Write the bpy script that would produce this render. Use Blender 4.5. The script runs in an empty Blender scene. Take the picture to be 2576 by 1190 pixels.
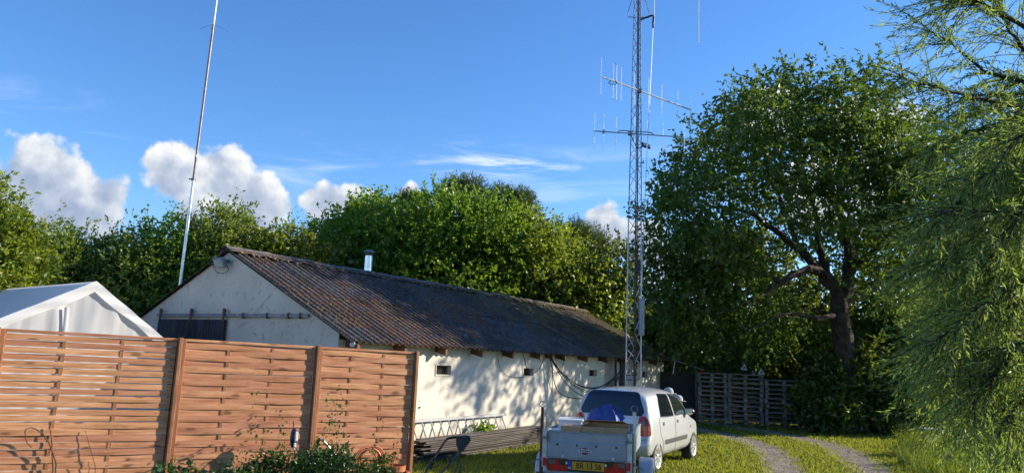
import bpy, bmesh, math, random
import numpy as np
from mathutils import Vector, Matrix, Quaternion, noise as mnoise
from mathutils.bvhtree import BVHTree
R = math.radians
random.seed(7); rng = np.random.default_rng(11)
sc = bpy.context.scene
col = sc.collection

# ---------------------------------------------------------------- camera
CAM_H, PITCH, ROLL, FPX = 1.95, R(8.8), R(2.0), 1935.0
fw = Vector((0, math.cos(PITCH), math.sin(PITCH))); u0 = Vector((0, -math.sin(PITCH), math.cos(PITCH))); r0 = Vector((1, 0, 0))
rt = r0*math.cos(ROLL)+u0*math.sin(ROLL); up = -r0*math.sin(ROLL)+u0*math.cos(ROLL)
cd = bpy.data.cameras.new('camera'); cam = bpy.data.objects.new('camera', cd); col.objects.link(cam)
M = Matrix((rt, up, -fw)).transposed().to_4x4(); M.translation = (0, 0, CAM_H)
cam.matrix_world = M
cd.sensor_width = 36; cd.lens = 36*FPX/2576; cd.clip_start = 0.05; cd.clip_end = 3000
sc.camera = cam

def P(x, y, Y):
    """surveyed bearing (x, y on the 2576-wide survey sheet) at ground distance Y -> place in the yard"""
    d = fw+rt*((x-1288)/FPX)-up*((y-595)/FPX)
    return Vector((0, 0, CAM_H))+d*(Y/d.y)

# ---------------------------------------------------------------- sun, sky
SUN_EL = R(20); s_h = Vector((.97, .245, 0)).normalized()
SUN = Vector((s_h.x*math.cos(SUN_EL), s_h.y*math.cos(SUN_EL), math.sin(SUN_EL)))
sl = bpy.data.lights.new('sun', 'SUN'); sl.energy = 5.0; sl.angle = R(0.55); sl.color = (1.0, .885, .71)
so = bpy.data.objects.new('sun', sl); col.objects.link(so); so.rotation_euler = (-SUN).to_track_quat('-Z', 'Y').to_euler()
so.location = SUN*60  # the lamp's place does not matter, only its direction
sc.view_settings.view_transform = 'Standard'; sc.view_settings.look = 'None'
sc.view_settings.exposure = 0.62; sc.view_settings.gamma = 1; sc.view_settings.use_curve_mapping = False
sc.cycles.max_bounces = 6; sc.cycles.diffuse_bounces = 3; sc.cycles.glossy_bounces = 3; sc.cycles.transmission_bounces = 4
sc.cycles.transparent_max_bounces = 8; sc.cycles.caustics_reflective = False; sc.cycles.caustics_refractive = False
sc.cycles.sample_clamp_indirect = 4
sc.cycles.use_adaptive_sampling = True; sc.cycles.adaptive_threshold = .02; sc.cycles.adaptive_min_samples = 12

W = bpy.data.worlds.new('World'); sc.world = W; W.use_nodes = True
wt = W.node_tree; wt.nodes.clear()

def nd(t, typ, **kw):
    n = t.nodes.new(typ)
    for k, v in kw.items():
        if k in n.inputs: n.inputs[k].default_value = v
        else: setattr(n, k, v)
    return n
def math_(t, op, a, b=None, c=None, clamp=False):
    n = t.nodes.new('ShaderNodeMath'); n.operation = op; n.use_clamp = clamp
    for i, v in enumerate((a, b, c)):
        if v is None: continue
        if isinstance(v, (int, float)): n.inputs[i].default_value = v
        else: t.links.new(v, n.inputs[i])
    return n.outputs[0]
def vmath(t, op, a, b=None):
    n = t.nodes.new('ShaderNodeVectorMath'); n.operation = op
    for i, v in enumerate((a, b)):
        if v is None: continue
        if isinstance(v, (tuple, list)): n.inputs[i].default_value = v
        else: t.links.new(v, n.inputs[i])
    return n.outputs['Value'] if op in ('LENGTH', 'DOT_PRODUCT') else n.outputs[0]
def ramp(t, f, stops, interp='LINEAR'):
    n = t.nodes.new('ShaderNodeValToRGB'); n.color_ramp.interpolation = interp
    e = n.color_ramp.elements
    while len(e) < len(stops): e.new(0.5)
    for el, (p, c) in zip(e, stops):
        el.position = p; el.color = c if len(c) == 4 else (*c, 1)
    t.links.new(f, n.inputs[0]); return n.outputs[0]
def mixc(t, f, a, b, typ='MIX'):
    n = t.nodes.new('ShaderNodeMix'); n.data_type = 'RGBA'; n.blend_type = typ; n.clamp_factor = True
    for i, v in ((0, f), (6, a), (7, b)):
        if isinstance(v, (int, float)): n.inputs[i].default_value = v
        elif isinstance(v, (tuple, list)): n.inputs[i].default_value = (*v[:3], 1)
        else: t.links.new(v, n.inputs[i])
    return n.outputs[2]
def noise_(t, vec, scale, detail=5, rough=.55, dist=0):
    n = t.nodes.new('ShaderNodeTexNoise'); n.inputs['Scale'].default_value = scale; n.inputs['Detail'].default_value = detail
    n.inputs['Roughness'].default_value = rough; n.inputs['Distortion'].default_value = dist
    if vec is not None: t.links.new(vec, n.inputs['Vector'])
    return n.outputs['Fac']

# cumulus banks given as (azimuth, elevation, half width, half height) in degrees; they go on all round the horizon
CL = [(-31.8, 10.3, 3.3, 2.5), (-29.3, 9.0, 2.9, 2.5), (-33.6, 9.1, 2.6, 2.6), (-30.9, 7.4, 3.6, 2.0),
      (-24.1, 11.7, 2.4, 2.4), (-21.4, 11.2, 3.3, 2.7), (-19.0, 10.1, 2.9, 2.6), (-20.6, 8.4, 4.2, 2.1),
      (-14.2, 10.3, 1.8, 1.9), (-12.0, 9.8, 2.3, 2.1), (-13.0, 7.9, 3.0, 1.9), (-7.7, 11.5, .9, .9),
      (6.9, 9.5, 1.9, 1.9), (9.6, 8.4, 3.2, 2.2), (14, 7, 4.4, 3.2), (19.2, 17, 2.8, 2.4), (26, 16.0, 3.2, 2.2), (24, 12, 4.4, 3.4)]
def cloud_grain(t, vec):
    n = t.nodes.new('ShaderNodeTexNoise'); n.noise_dimensions = '2D'; n.inputs['Scale'].default_value = .36; n.inputs['Detail'].default_value = 6; n.inputs['Roughness'].default_value = .56
    t.links.new(vec, n.inputs['Vector'])
    v = t.nodes.new('ShaderNodeTexVoronoi'); v.voronoi_dimensions = '2D'; v.inputs['Scale'].default_value = .75; t.links.new(vec, v.inputs['Vector'])
    return math_(t, 'ADD', math_(t, 'MULTIPLY', math_(t, 'SUBTRACT', n.outputs['Fac'], .5), 1.25), math_(t, 'MULTIPLY', math_(t, 'SUBTRACT', .4, v.outputs['Distance']), .26))
tc = nd(wt, 'ShaderNodeTexCoord')
sx = nd(wt, 'ShaderNodeSeparateXYZ'); wt.links.new(tc.outputs['Generated'], sx.inputs[0])
az = math_(wt, 'WRAP', math_(wt, 'DEGREES', math_(wt, 'ARCTAN2', sx.outputs[0], sx.outputs[1])), 36, -36)  # the same kind of cloud banks all round
el = math_(wt, 'DEGREES', math_(wt, 'ARCSINE', sx.outputs[2]))
cx = nd(wt, 'ShaderNodeCombineXYZ'); wt.links.new(az, cx.inputs[0]); wt.links.new(el, cx.inputs[1])
def blobs(off):
    acc = None; q = vmath(wt, 'ADD', cx.outputs[0], off)
    for (a, e, w, h) in CL:
        v = vmath(wt, 'DIVIDE', vmath(wt, 'SUBTRACT', q, (a, e, 0)), (w, h, 1))
        b = math_(wt, 'SUBTRACT', 1.0, vmath(wt, 'LENGTH', v)); acc = b if acc is None else math_(wt, 'SMOOTH_MAX', acc, b, .12)
    return acc
b0 = blobs((0, 0, 0))
n0 = cloud_grain(wt, cx.outputs[0]); n1 = cloud_grain(wt, vmath(wt, 'ADD', cx.outputs[0], (.9, .5, 0)))
f0 = math_(wt, 'ADD', b0, n0)
dens = nd(wt, 'ShaderNodeMapRange', interpolation_type='SMOOTHSTEP'); wt.links.new(f0, dens.inputs[0])
dens.inputs[1].default_value = -.02; dens.inputs[2].default_value = .27
rel = math_(wt, 'SUBTRACT', n0, n1)
# deep inside a bank less sun gets through; the sunny rim is bright
thick = math_(wt, 'MULTIPLY', math_(wt, 'SUBTRACT', .35, f0), .45)
lit = math_(wt, 'ADD', math_(wt, 'MULTIPLY_ADD', rel, 1.25, .50), thick)
base = nd(wt, 'ShaderNodeMapRange'); wt.links.new(el, base.inputs[0]); base.inputs[1].default_value = 7.0; base.inputs[2].default_value = 12.5
base.inputs[3].default_value = -.30; base.inputs[4].default_value = .20
lit2 = math_(wt, 'ADD', lit, base.outputs[0], clamp=True)
ccol = ramp(wt, lit2, [(0, (2.5, 3.1, 4.3)), (.4, (3.6, 4.1, 5.0)), (.7, (5.2, 5.5, 5.9)), (1, (6.9, 6.9, 6.8))])
sky = nd(wt, 'ShaderNodeTexSky'); sky.sky_type = 'NISHITA'; sky.sun_disc = False; sky.sun_elevation = SUN_EL
sky.sun_rotation = math.atan2(s_h.x, s_h.y); sky.air_density = 1.0; sky.dust_density = .1; sky.ozone_density = 3.5; sky.altitude = 60
skc = nd(wt, 'ShaderNodeHueSaturation'); skc.inputs['Saturation'].default_value = 1.14; skc.inputs['Value'].default_value = 1.34
wt.links.new(sky.outputs[0], skc.inputs['Color'])
# thin cirrus streaks
cm = nd(wt, 'ShaderNodeMapping'); cm.inputs['Rotation'].default_value = (0, 0, R(14)); cm.inputs['Scale'].default_value = (.10, .62, 1)
wt.links.new(cx.outputs[0], cm.inputs[0])
cm2 = nd(wt, 'ShaderNodeMapping'); cm2.inputs['Rotation'].default_value = (0, 0, R(-12)); cm2.inputs['Scale'].default_value = (.16, .9, 1); wt.links.new(cx.outputs[0], cm2.inputs[0])
cn = noise_(wt, cm.outputs[0], .55, 5, .6, .9)
cmr = nd(wt, 'ShaderNodeMapRange', interpolation_type='SMOOTHSTEP'); wt.links.new(cn, cmr.inputs[0]); cmr.inputs[1].default_value = .50; cmr.inputs[2].default_value = .80
cb = nd(wt, 'ShaderNodeMapRange'); wt.links.new(math_(wt, 'ABSOLUTE', math_(wt, 'SUBTRACT', el, 13.2)), cb.inputs[0]); cb.inputs[1].default_value = 3.4; cb.inputs[2].default_value = .5
wv_ = vmath(wt, 'DIVIDE', vmath(wt, 'SUBTRACT', cx.outputs[0], (-1.0, 14.2, 0)), (9.5, 1.7, 1))
wm = math_(wt, 'SUBTRACT', 1.0, vmath(wt, 'LENGTH', wv_), clamp=True)
wn = nd(wt, 'ShaderNodeMapRange', interpolation_type='SMOOTHSTEP'); wt.links.new(noise_(wt, cm2.outputs[0], .8, 6, .62, 1.1), wn.inputs[0]); wn.inputs[1].default_value = .42; wn.inputs[2].default_value = .72
cfac = math_(wt, 'ADD', math_(wt, 'MULTIPLY', math_(wt, 'MULTIPLY', cmr.outputs[0], cb.outputs[0]), .55), math_(wt, 'MULTIPLY', math_(wt, 'MULTIPLY', wm, wn.outputs[0]), .95), clamp=True)
skm = mixc(wt, 1.0, skc.outputs[0], (.88, .98, 1.16), 'MULTIPLY')
c1 = mixc(wt, cfac, skm, (7.0, 7.6, 8.6))
c2 = mixc(wt, dens.outputs[0], c1, ccol)
bg = nd(wt, 'ShaderNodeBackground'); bg.inputs['Strength'].default_value = .10
wt.links.new(c2, bg.inputs[0]); wo = nd(wt, 'ShaderNodeOutputWorld'); wt.links.new(bg.outputs[0], wo.inputs[0])
W.cycles.sampling_method = 'MANUAL'; W.cycles.sample_map_resolution = 512

# ---------------------------------------------------------------- materials
def new_mat(name):
    m = bpy.data.materials.new(name); m.use_nodes = True; t = m.node_tree
    b = t.nodes['Principled BSDF']; return m, t, b
def coords(t, kind='Object'):
    n = t.nodes.new('ShaderNodeTexCoord'); return n.outputs[kind]
def wpos(t):
    return t.nodes.new('ShaderNodeNewGeometry').outputs['Position']
def scaled(t, v, s, rot=(0, 0, 0)):
    n = t.nodes.new('ShaderNodeMapping'); n.inputs['Scale'].default_value = s; n.inputs['Rotation'].default_value = rot
    t.links.new(v, n.inputs[0]); return n.outputs[0]
def bump(t, b, h, strength=.3, dist=.01):
    n = t.nodes.new('ShaderNodeBump'); n.inputs['Strength'].default_value = strength; n.inputs['Distance'].default_value = dist
    t.links.new(h, n.inputs['Height']); t.links.new(n.outputs[0], b.inputs['Normal'])
def pbr(name, c1, c2=None, scale=6, rough=.6, metal=0, bmp=.15, bd=.01, spec=.4, rand=0, coord='Object', coat=0, stops=(.35, .65)):
    m, t, b = new_mat(name)
    c2 = c2 or tuple(x*.75 for x in c1)
    v = coords(t, coord); n = noise_(t, v, scale, 6, .6)
    c = ramp(t, n, [(stops[0], c1), (stops[1], c2)])
    if rand:
        oi = t.nodes.new('ShaderNodeObjectInfo')
        k = math_(t, 'MULTIPLY_ADD', oi.outputs['Random'], 2*rand, 1-rand)
        hs = t.nodes.new('ShaderNodeHueSaturation'); t.links.new(c, hs.inputs['Color']); t.links.new(k, hs.inputs['Value']); c = hs.outputs[0]
    t.links.new(c, b.inputs['Base Color'])
    rr = math_(t, 'MULTIPLY_ADD', n, .25, rough-.12, clamp=True); t.links.new(rr, b.inputs['Roughness'])
    b.inputs['Metallic'].default_value = metal; b.inputs['Specular IOR Level'].default_value = spec
    if coat: b.inputs['Coat Weight'].default_value = coat; b.inputs['Coat Roughness'].default_value = .06
    if bmp: bump(t, b, noise_(t, v, scale*6, 4, .6), bmp, bd)
    return m
def leafmat(name, dark, light, yellow, trans=.35, gloss=.06):
    m = bpy.data.materials.new(name); m.use_nodes = True; t = m.node_tree; t.nodes.clear()
    geo = t.nodes.new('ShaderNodeNewGeometry')
    c = ramp(t, geo.outputs['Random Per Island'], [(0, dark), (.55, light), (.965, light), (1, yellow)])
    n = noise_(t, geo.outputs['Position'], .45, 3, .5)
    hs = t.nodes.new('ShaderNodeHueSaturation'); t.links.new(c, hs.inputs['Color'])
    t.links.new(math_(t, 'MULTIPLY_ADD', n, .9, .55), hs.inputs['Value'])
    d = t.nodes.new('ShaderNodeBsdfDiffuse'); t.links.new(hs.outputs[0], d.inputs[0])
    tr = t.nodes.new('ShaderNodeBsdfTranslucent'); t.links.new(mixc(t, .6, hs.outputs[0], (light[0]*2.6, light[1]*2.2, light[2]*.6)), tr.inputs[0])
    gl = t.nodes.new('ShaderNodeBsdfGlossy'); gl.inputs['Roughness'].default_value = .42; gl.inputs[0].default_value = (.8, .85, .8, 1)
    m1 = t.nodes.new('ShaderNodeMixShader'); m1.inputs[0].default_value = trans; t.links.new(d.outputs[0], m1.inputs[1]); t.links.new(tr.outputs[0], m1.inputs[2])
    m2 = t.nodes.new('ShaderNodeMixShader'); m2.inputs[0].default_value = gloss; t.links.new(m1.outputs[0], m2.inputs[1]); t.links.new(gl.outputs[0], m2.inputs[2])
    o = t.nodes.new('ShaderNodeOutputMaterial'); t.links.new(m2.outputs[0], o.inputs[0]); return m
def woodmat(name, c1, c2, c3, stretch=(2.2, 30, 30), knots=True, rand=.16, rough=.7, weather=0):
    m, t, b = new_mat(name)
    oi = t.nodes.new('ShaderNodeObjectInfo')
    v = vmath(t, 'ADD', coords(t), None)
    n = t.nodes.new('ShaderNodeVectorMath'); n.operation = 'SCALE'; cr = t.nodes.new('ShaderNodeCombineXYZ')
    t.links.new(oi.outputs['Random'], cr.inputs[0]); t.links.new(oi.outputs['Random'], cr.inputs[2]); t.links.new(cr.outputs[0], n.inputs[0]); n.inputs[3].default_value = 37
    vv = vmath(t, 'ADD', v, n.outputs[0])
    gr = noise_(t, scaled(t, vv, stretch), 1.0, 6, .62, .5)
    lo = noise_(t, scaled(t, vv, (1.3, 4, 4)), 1.0, 3, .5)
    c = ramp(t, gr, [(.3, c1), (.52, c2), (.72, c3)])
    c = mixc(t, math_(t, 'MULTIPLY', math_(t, 'SUBTRACT', lo, .38, clamp=True), 1.6, clamp=True), c, c1)
    if knots:
        vo = t.nodes.new('ShaderNodeTexVoronoi'); vo.inputs['Scale'].default_value = 1.0; t.links.new(scaled(t, vv, (2.6, 7, 7)), vo.inputs['Vector'])
        k = nd(t, 'ShaderNodeMapRange', interpolation_type='SMOOTHSTEP'); t.links.new(vo.outputs['Distance'], k.inputs[0]); k.inputs[1].default_value = .23; k.inputs[2].default_value = .09
        c = mixc(t, math_(t, 'MULTIPLY', k.outputs[0], .75), c, tuple(x*.35 for x in c1))
    if weather:
        wv = wpos(t); al = nd(t, 'ShaderNodeMapRange', interpolation_type='SMOOTHSTEP'); t.links.new(noise_(t, wv, 2.6, 6, .7), al.inputs[0]); al.inputs[1].default_value = .52; al.inputs[2].default_value = .72
        c = mixc(t, math_(t, 'MULTIPLY', al.outputs[0], weather), c, (.30, .235, .115))
        gy = nd(t, 'ShaderNodeMapRange', interpolation_type='SMOOTHSTEP'); t.links.new(noise_(t, scaled(t, vv, (5, 14, 14)), 1.0, 6, .7), gy.inputs[0]); gy.inputs[1].default_value = .56; gy.inputs[2].default_value = .74
        c = mixc(t, math_(t, 'MULTIPLY', gy.outputs[0], weather*1.2), c, (.62, .47, .36))
    hs = t.nodes.new('ShaderNodeHueSaturation'); t.links.new(c, hs.inputs['Color'])
    t.links.new(math_(t, 'MULTIPLY_ADD', oi.outputs['Random'], 2*rand, 1-rand), hs.inputs['Value'])
    t.links.new(math_(t, 'MULTIPLY_ADD', oi.outputs['Random'], .014, .493), hs.inputs['Hue'])
    t.links.new(hs.outputs[0], b.inputs['Base Color']); b.inputs['Roughness'].default_value = rough; b.inputs['Specular IOR Level'].default_value = .3
    bump(t, b, gr, .35, .006); return m

MT = {}
MT['fence'] = woodmat('fence_timber', (.34, .14, .062), (.60, .28, .142), (.70, .385, .225), rand=.14, weather=.24)
MT['fence_post'] = woodmat('post_timber', (.22, .09, .04), (.40, .185, .085), (.50, .26, .135), (30, 30, 2.5), False)
MT['old_wood'] = woodmat('weathered_board', (.055, .047, .041), (.125, .108, .094), (.22, .195, .17), (1.5, 26, 26), False, .2)
MT['pallet'] = woodmat('pallet_timber', (.12, .11, .10), (.26, .24, .215), (.38, .355, .32), (4, 26, 26), False, .3)
MT['rafter'] = woodmat('rafter_timber', (.07, .035, .02), (.15, .075, .04), (.22, .12, .07), (8, 25, 25), False)
MT['dark_boards'] = woodmat('stained_boards', (.020, .023, .028), (.035, .039, .046), (.06, .065, .07), (30, 30, 2), False, .25)
MT['steel'] = pbr('galvanised_steel', (.55, .57, .60), (.40, .42, .45), 9, .42, .75, .08, .002)
MT['steel_dull'] = pbr('dull_steel', (.28, .29, .31), (.17, .17, .18), 12, .55, .5, .1, .002)
MT['alu'] = pbr('aluminium_tube', (.78, .79, .80), (.62, .63, .65), 9, .32, .85, .04, .001)
MT['pole_brown'] = pbr('weathered_pole', (.34, .27, .235), (.24, .19, .17), 9, .5, .3, .05, .002)
MT['rusty'] = pbr('rusty_steel', (.16, .085, .05), (.075, .05, .042), 14, .75, .2, .2, .002)
MT['black'] = pbr('black_plastic', (.018, .018, .02), (.028, .028, .03), 9, .42, 0, .06, .001)
MT['cable'] = pbr('black_cable', (.022, .021, .021), (.035, .033, .03), 20, .5, 0, 0)
MT['chrome'] = pbr('polished_flue', (.80, .81, .83), (.66, .67, .70), 5, .16, 1, .05, .003)
MT['rubber'] = pbr('tyre_rubber', (.022, .022, .023), (.036, .035, .033), 12, .75, 0, .2, .003)
MT['wheelsilver'] = pbr('wheel_silver', (.62, .63, .65), (.52, .53, .55), 8, .35, .6, .03, .001)
MT['white'] = pbr('white_plastic', (.80, .80, .78), (.72, .72, .70), 5, .4, 0, .04, .002)
MT['whip'] = pbr('white_fibreglass', (.82, .83, .84), (.74, .75, .77), 5, .4, 0, 0)
MT['plate'] = pbr('plate_yellow', (.62, .33, .015), (.56, .29, .012), 9, .4, 0, 0)
MT['blue'] = pbr('plate_blue', (.015, .08, .42), (.012, .07, .36), 9, .4, 0, 0)
MT['ink'] = pbr('black_ink', (.012, .012, .014), (.016, .016, .018), 9, .5, 0, 0)
MT['signwhite'] = pbr('sign_white', (.66, .65, .66), (.56, .55, .56), 7, .5, 0, .03, .001)
MT['signblue'] = pbr('sign_blue', (.05, .17, .36), (.06, .20, .38), 7, .5, 0, .03, .001)
MT['tail_red'] = pbr('lamp_red', (.52, .012, .010), (.42, .008, .008), 12, .16, 0, .05, .002, .6, coat=.6)
MT['tail_orange'] = pbr('lamp_orange', (.70, .10, .012), (.62, .07, .01), 12, .16, 0, .05, .002, .6, coat=.6)
MT['tail_clear'] = pbr('lamp_clear', (.20, .13, .13), (.15, .09, .09), 14, .2, .1, .05, .002, .6, coat=.6)
MT['tail_dark'] = pbr('lamp_housing', (.06, .03, .028), (.04, .018, .016), 10, .2, 0, .05, .002, .6, coat=.5)
MT['reflector'] = pbr('reflector_red', (.60, .014, .010), (.5, .010, .008), 40, .28, 0, .1, .001)
MT['cardboard'] = pbr('cardboard', (.52, .33, .18), (.44, .27, .145), 4, .8, 0, .12, .003)
MT['bluetarp'] = pbr('blue_plastic_sheet', (.018, .055, .30), (.014, .042, .22), 5, .34, 0, .1, .004)
MT['terracotta'] = pbr('terracotta_clay', (.52, .17, .075), (.42, .135, .06), 6, .7, 0, .12, .003)
MT['hose'] = pbr('orange_hose', (.60, .215, .10), (.52, .175, .08), 9, .45, 0, .03, .001)
MT['navy'] = pbr('navy_glaze', (.012, .02, .06), (.018, .025, .07), 9, .25, 0, 0)
MT['stalk'] = pbr('dry_stalk', (.16, .085, .045), (.10, .05, .028), 25, .8, 0, .2, .002)
MT['bark'] = pbr('tree_bark', (.085, .066, .050), (.030, .024, .019), 6, .9, 0, 1.0, .05)
MT['bark_pale'] = pbr('tree_bark_pale', (.19, .155, .12), (.075, .06, .048), 4, .9, 0, .8, .02)
MT['moss'] = pbr('moss_clump', (.13, .095, .022), (.052, .046, .014), 9, .95, 0, .6, .01, .1)
MT['moss_brown'] = pbr('brown_moss_clump', (.16, .095, .048), (.20, .18, .155), 7, .95, 0, .6, .01, .1)
MT['plaster'] = None
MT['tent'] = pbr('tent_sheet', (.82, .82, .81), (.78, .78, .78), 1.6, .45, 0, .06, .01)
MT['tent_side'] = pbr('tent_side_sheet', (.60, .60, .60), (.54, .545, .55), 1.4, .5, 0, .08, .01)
MT['skin'] = pbr('skin', (.50, .30, .22), (.46, .27, .20), 9, .55, 0, 0)
MT['cap'] = pbr('grey_cap_cloth', (.47, .46, .47), (.40, .39, .40), 12, .85, 0, .1, .002)
MT['shirt'] = pbr('dark_shirt', (.05, .055, .07), (.04, .04, .055), 9, .85, 0, .1, .003)
MT['stone'] = pbr('pale_stone', (.34, .33, .32), (.24, .235, .23), 8, .85, 0, .4, .01)
MT['tarp'] = pbr('black_tarpaulin', (.012, .013, .017), (.018, .019, .024), 3, .6, 0, .2, .01)
MT['car_trim'] = pbr('grey_moulding', (.085, .085, .09), (.07, .07, .075), 12, .5, 0, .05, .001)
MT['door_cream'] = pbr('cream_door_paint', (.52, .47, .38), (.46, .41, .33), 5, .6, 0, .05, .003)
MT['zinc'] = pbr('zinc_panel', (.34, .37, .41), (.28, .31, .35), 3, .5, .3, .05, .002)
MT['zinc_inside'] = pbr('zinc_panel_pale', (.60, .62, .64), (.52, .54, .57), 3, .4, .3, .04, .002)

def let_through(m, f_, c):
    t = m.node_tree; b = t.nodes['Principled BSDF']; o = next(n for n in t.nodes if n.type == 'OUTPUT_MATERIAL')
    tr = t.nodes.new('ShaderNodeBsdfTranslucent'); tr.inputs[0].default_value = (*c, 1); mx = t.nodes.new('ShaderNodeMixShader'); mx.inputs[0].default_value = f_
    t.links.new(b.outputs[0], mx.inputs[1]); t.links.new(tr.outputs[0], mx.inputs[2]); t.links.new(mx.outputs[0], o.inputs[0])
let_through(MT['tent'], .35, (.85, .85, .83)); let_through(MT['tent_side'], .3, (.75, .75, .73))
def paint():
    m, t, b = new_mat('car_paint_silver_white')
    n = noise_(t, coords(t), 3, 4)
    t.links.new(ramp(t, n, [(.3, (.60, .625, .65)), (.7, (.545, .57, .595))]), b.inputs['Base Color'])
    b.inputs['Metallic'].default_value = .25; b.inputs['Roughness'].default_value = .34
    b.inputs['Coat Weight'].default_value = .7; b.inputs['Coat Roughness'].default_value = .05
    return m
MT['paint'] = paint()
def glassmat(name, c, rough=.04):
    m, t, b = new_mat(name)
    n = noise_(t, coords(t), 2.5, 3); t.links.new(ramp(t, n, [(.3, c), (.7, tuple(x*1.6 for x in c))]), b.inputs['Base Color'])
    b.inputs['Roughness'].default_value = rough; b.inputs['Specular IOR Level'].default_value = .75; b.inputs['IOR'].default_value = 1.5
    return m
MT['glass'] = glassmat('dark_tinted_glass', (.008, .011, .016)); MT['glass_green_reflection'] = glassmat('side_glass_green_reflection', (.014, .022, .020))  # front door glass: greenish reflection tinted into its base colour
MT['lampglass'] = glassmat('floodlight_glass', (.30, .31, .30), .15)
MT['mirror'] = pbr('mirror_glass', (.62, .64, .60), (.58, .60, .56), 6, .15, .9, 0)

def plaster(name, c1, c2, dirt, heavy=.5):
    m, t, b = new_mat(name); v = coords(t)
    n = noise_(t, v, 1.3, 7, .62); n2 = noise_(t, v, 7, 6, .65, .4); n3 = noise_(t, scaled(t, v, (3.2, 3.2, 1.1)), 1.0, 6, .6)
    c = ramp(t, n, [(.35, c1), (.66, c2)])
    pat = nd(t, 'ShaderNodeMapRange', interpolation_type='SMOOTHSTEP'); t.links.new(n2, pat.inputs[0]); pat.inputs[1].default_value = .57; pat.inputs[2].default_value = .68
    c = mixc(t, math_(t, 'MULTIPLY', pat.outputs[0], math_(t, 'MULTIPLY', n3, heavy)), c, dirt)
    st = nd(t, 'ShaderNodeMapRange', interpolation_type='SMOOTHSTEP'); t.links.new(noise_(t, scaled(t, v, (9, 9, .55)), 1.0, 5, .65), st.inputs[0]); st.inputs[1].default_value = .60; st.inputs[2].default_value = .78
    c = mixc(t, math_(t, 'MULTIPLY', st.outputs[0], .38), c, tuple(x*.62 for x in c2))
    ck = t.nodes.new('ShaderNodeTexVoronoi'); ck.feature = 'DISTANCE_TO_EDGE'; ck.inputs['Scale'].default_value = .9; t.links.new(vmath(t, 'ADD', v, scaled(t, v, (.6, .6, .6))), ck.inputs['Vector'])
    cm_ = nd(t, 'ShaderNodeMapRange'); t.links.new(ck.outputs['Distance'], cm_.inputs[0]); cm_.inputs[1].default_value = .008; cm_.inputs[2].default_value = .002
    c = mixc(t, math_(t, 'MULTIPLY', cm_.outputs[0], math_(t, 'MULTIPLY', n3, .8)), c, dirt)
    # splash dirt and algae above the ground, ragged upper edge
    sep = t.nodes.new('ShaderNodeSeparateXYZ'); t.links.new(v, sep.inputs[0])
    hh = math_(t, 'ADD', sep.outputs[2], math_(t, 'MULTIPLY', math_(t, 'SUBTRACT', noise_(t, v, 3.2, 6, .7), .5), 1.3))
    lo = nd(t, 'ShaderNodeMapRange', interpolation_type='SMOOTHSTEP'); t.links.new(hh, lo.inputs[0]); lo.inputs[1].default_value = .62; lo.inputs[2].default_value = .05
    c = mixc(t, math_(t, 'MULTIPLY', lo.outputs[0], .75), c, (.34, .28, .15))
    t.links.new(c, b.inputs['Base Color']); b.inputs['Roughness'].default_value = .88; b.inputs['Specular IOR Level'].default_value = .2
    bump(t, b, math_(t, 'ADD', noise_(t, v, 45, 4), math_(t, 'MULTIPLY', n2, 1.2)), .28, .008); return m
MT['plaster'] = plaster('cream_limewash', (.78, .72, .61), (.70, .645, .54), (.47, .415, .33), 1.0)
MT['plaster_gable'] = plaster('grey_white_limewash', (.66, .59, .49), (.56, .50, .415), (.30, .265, .225), 1.4)

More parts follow.
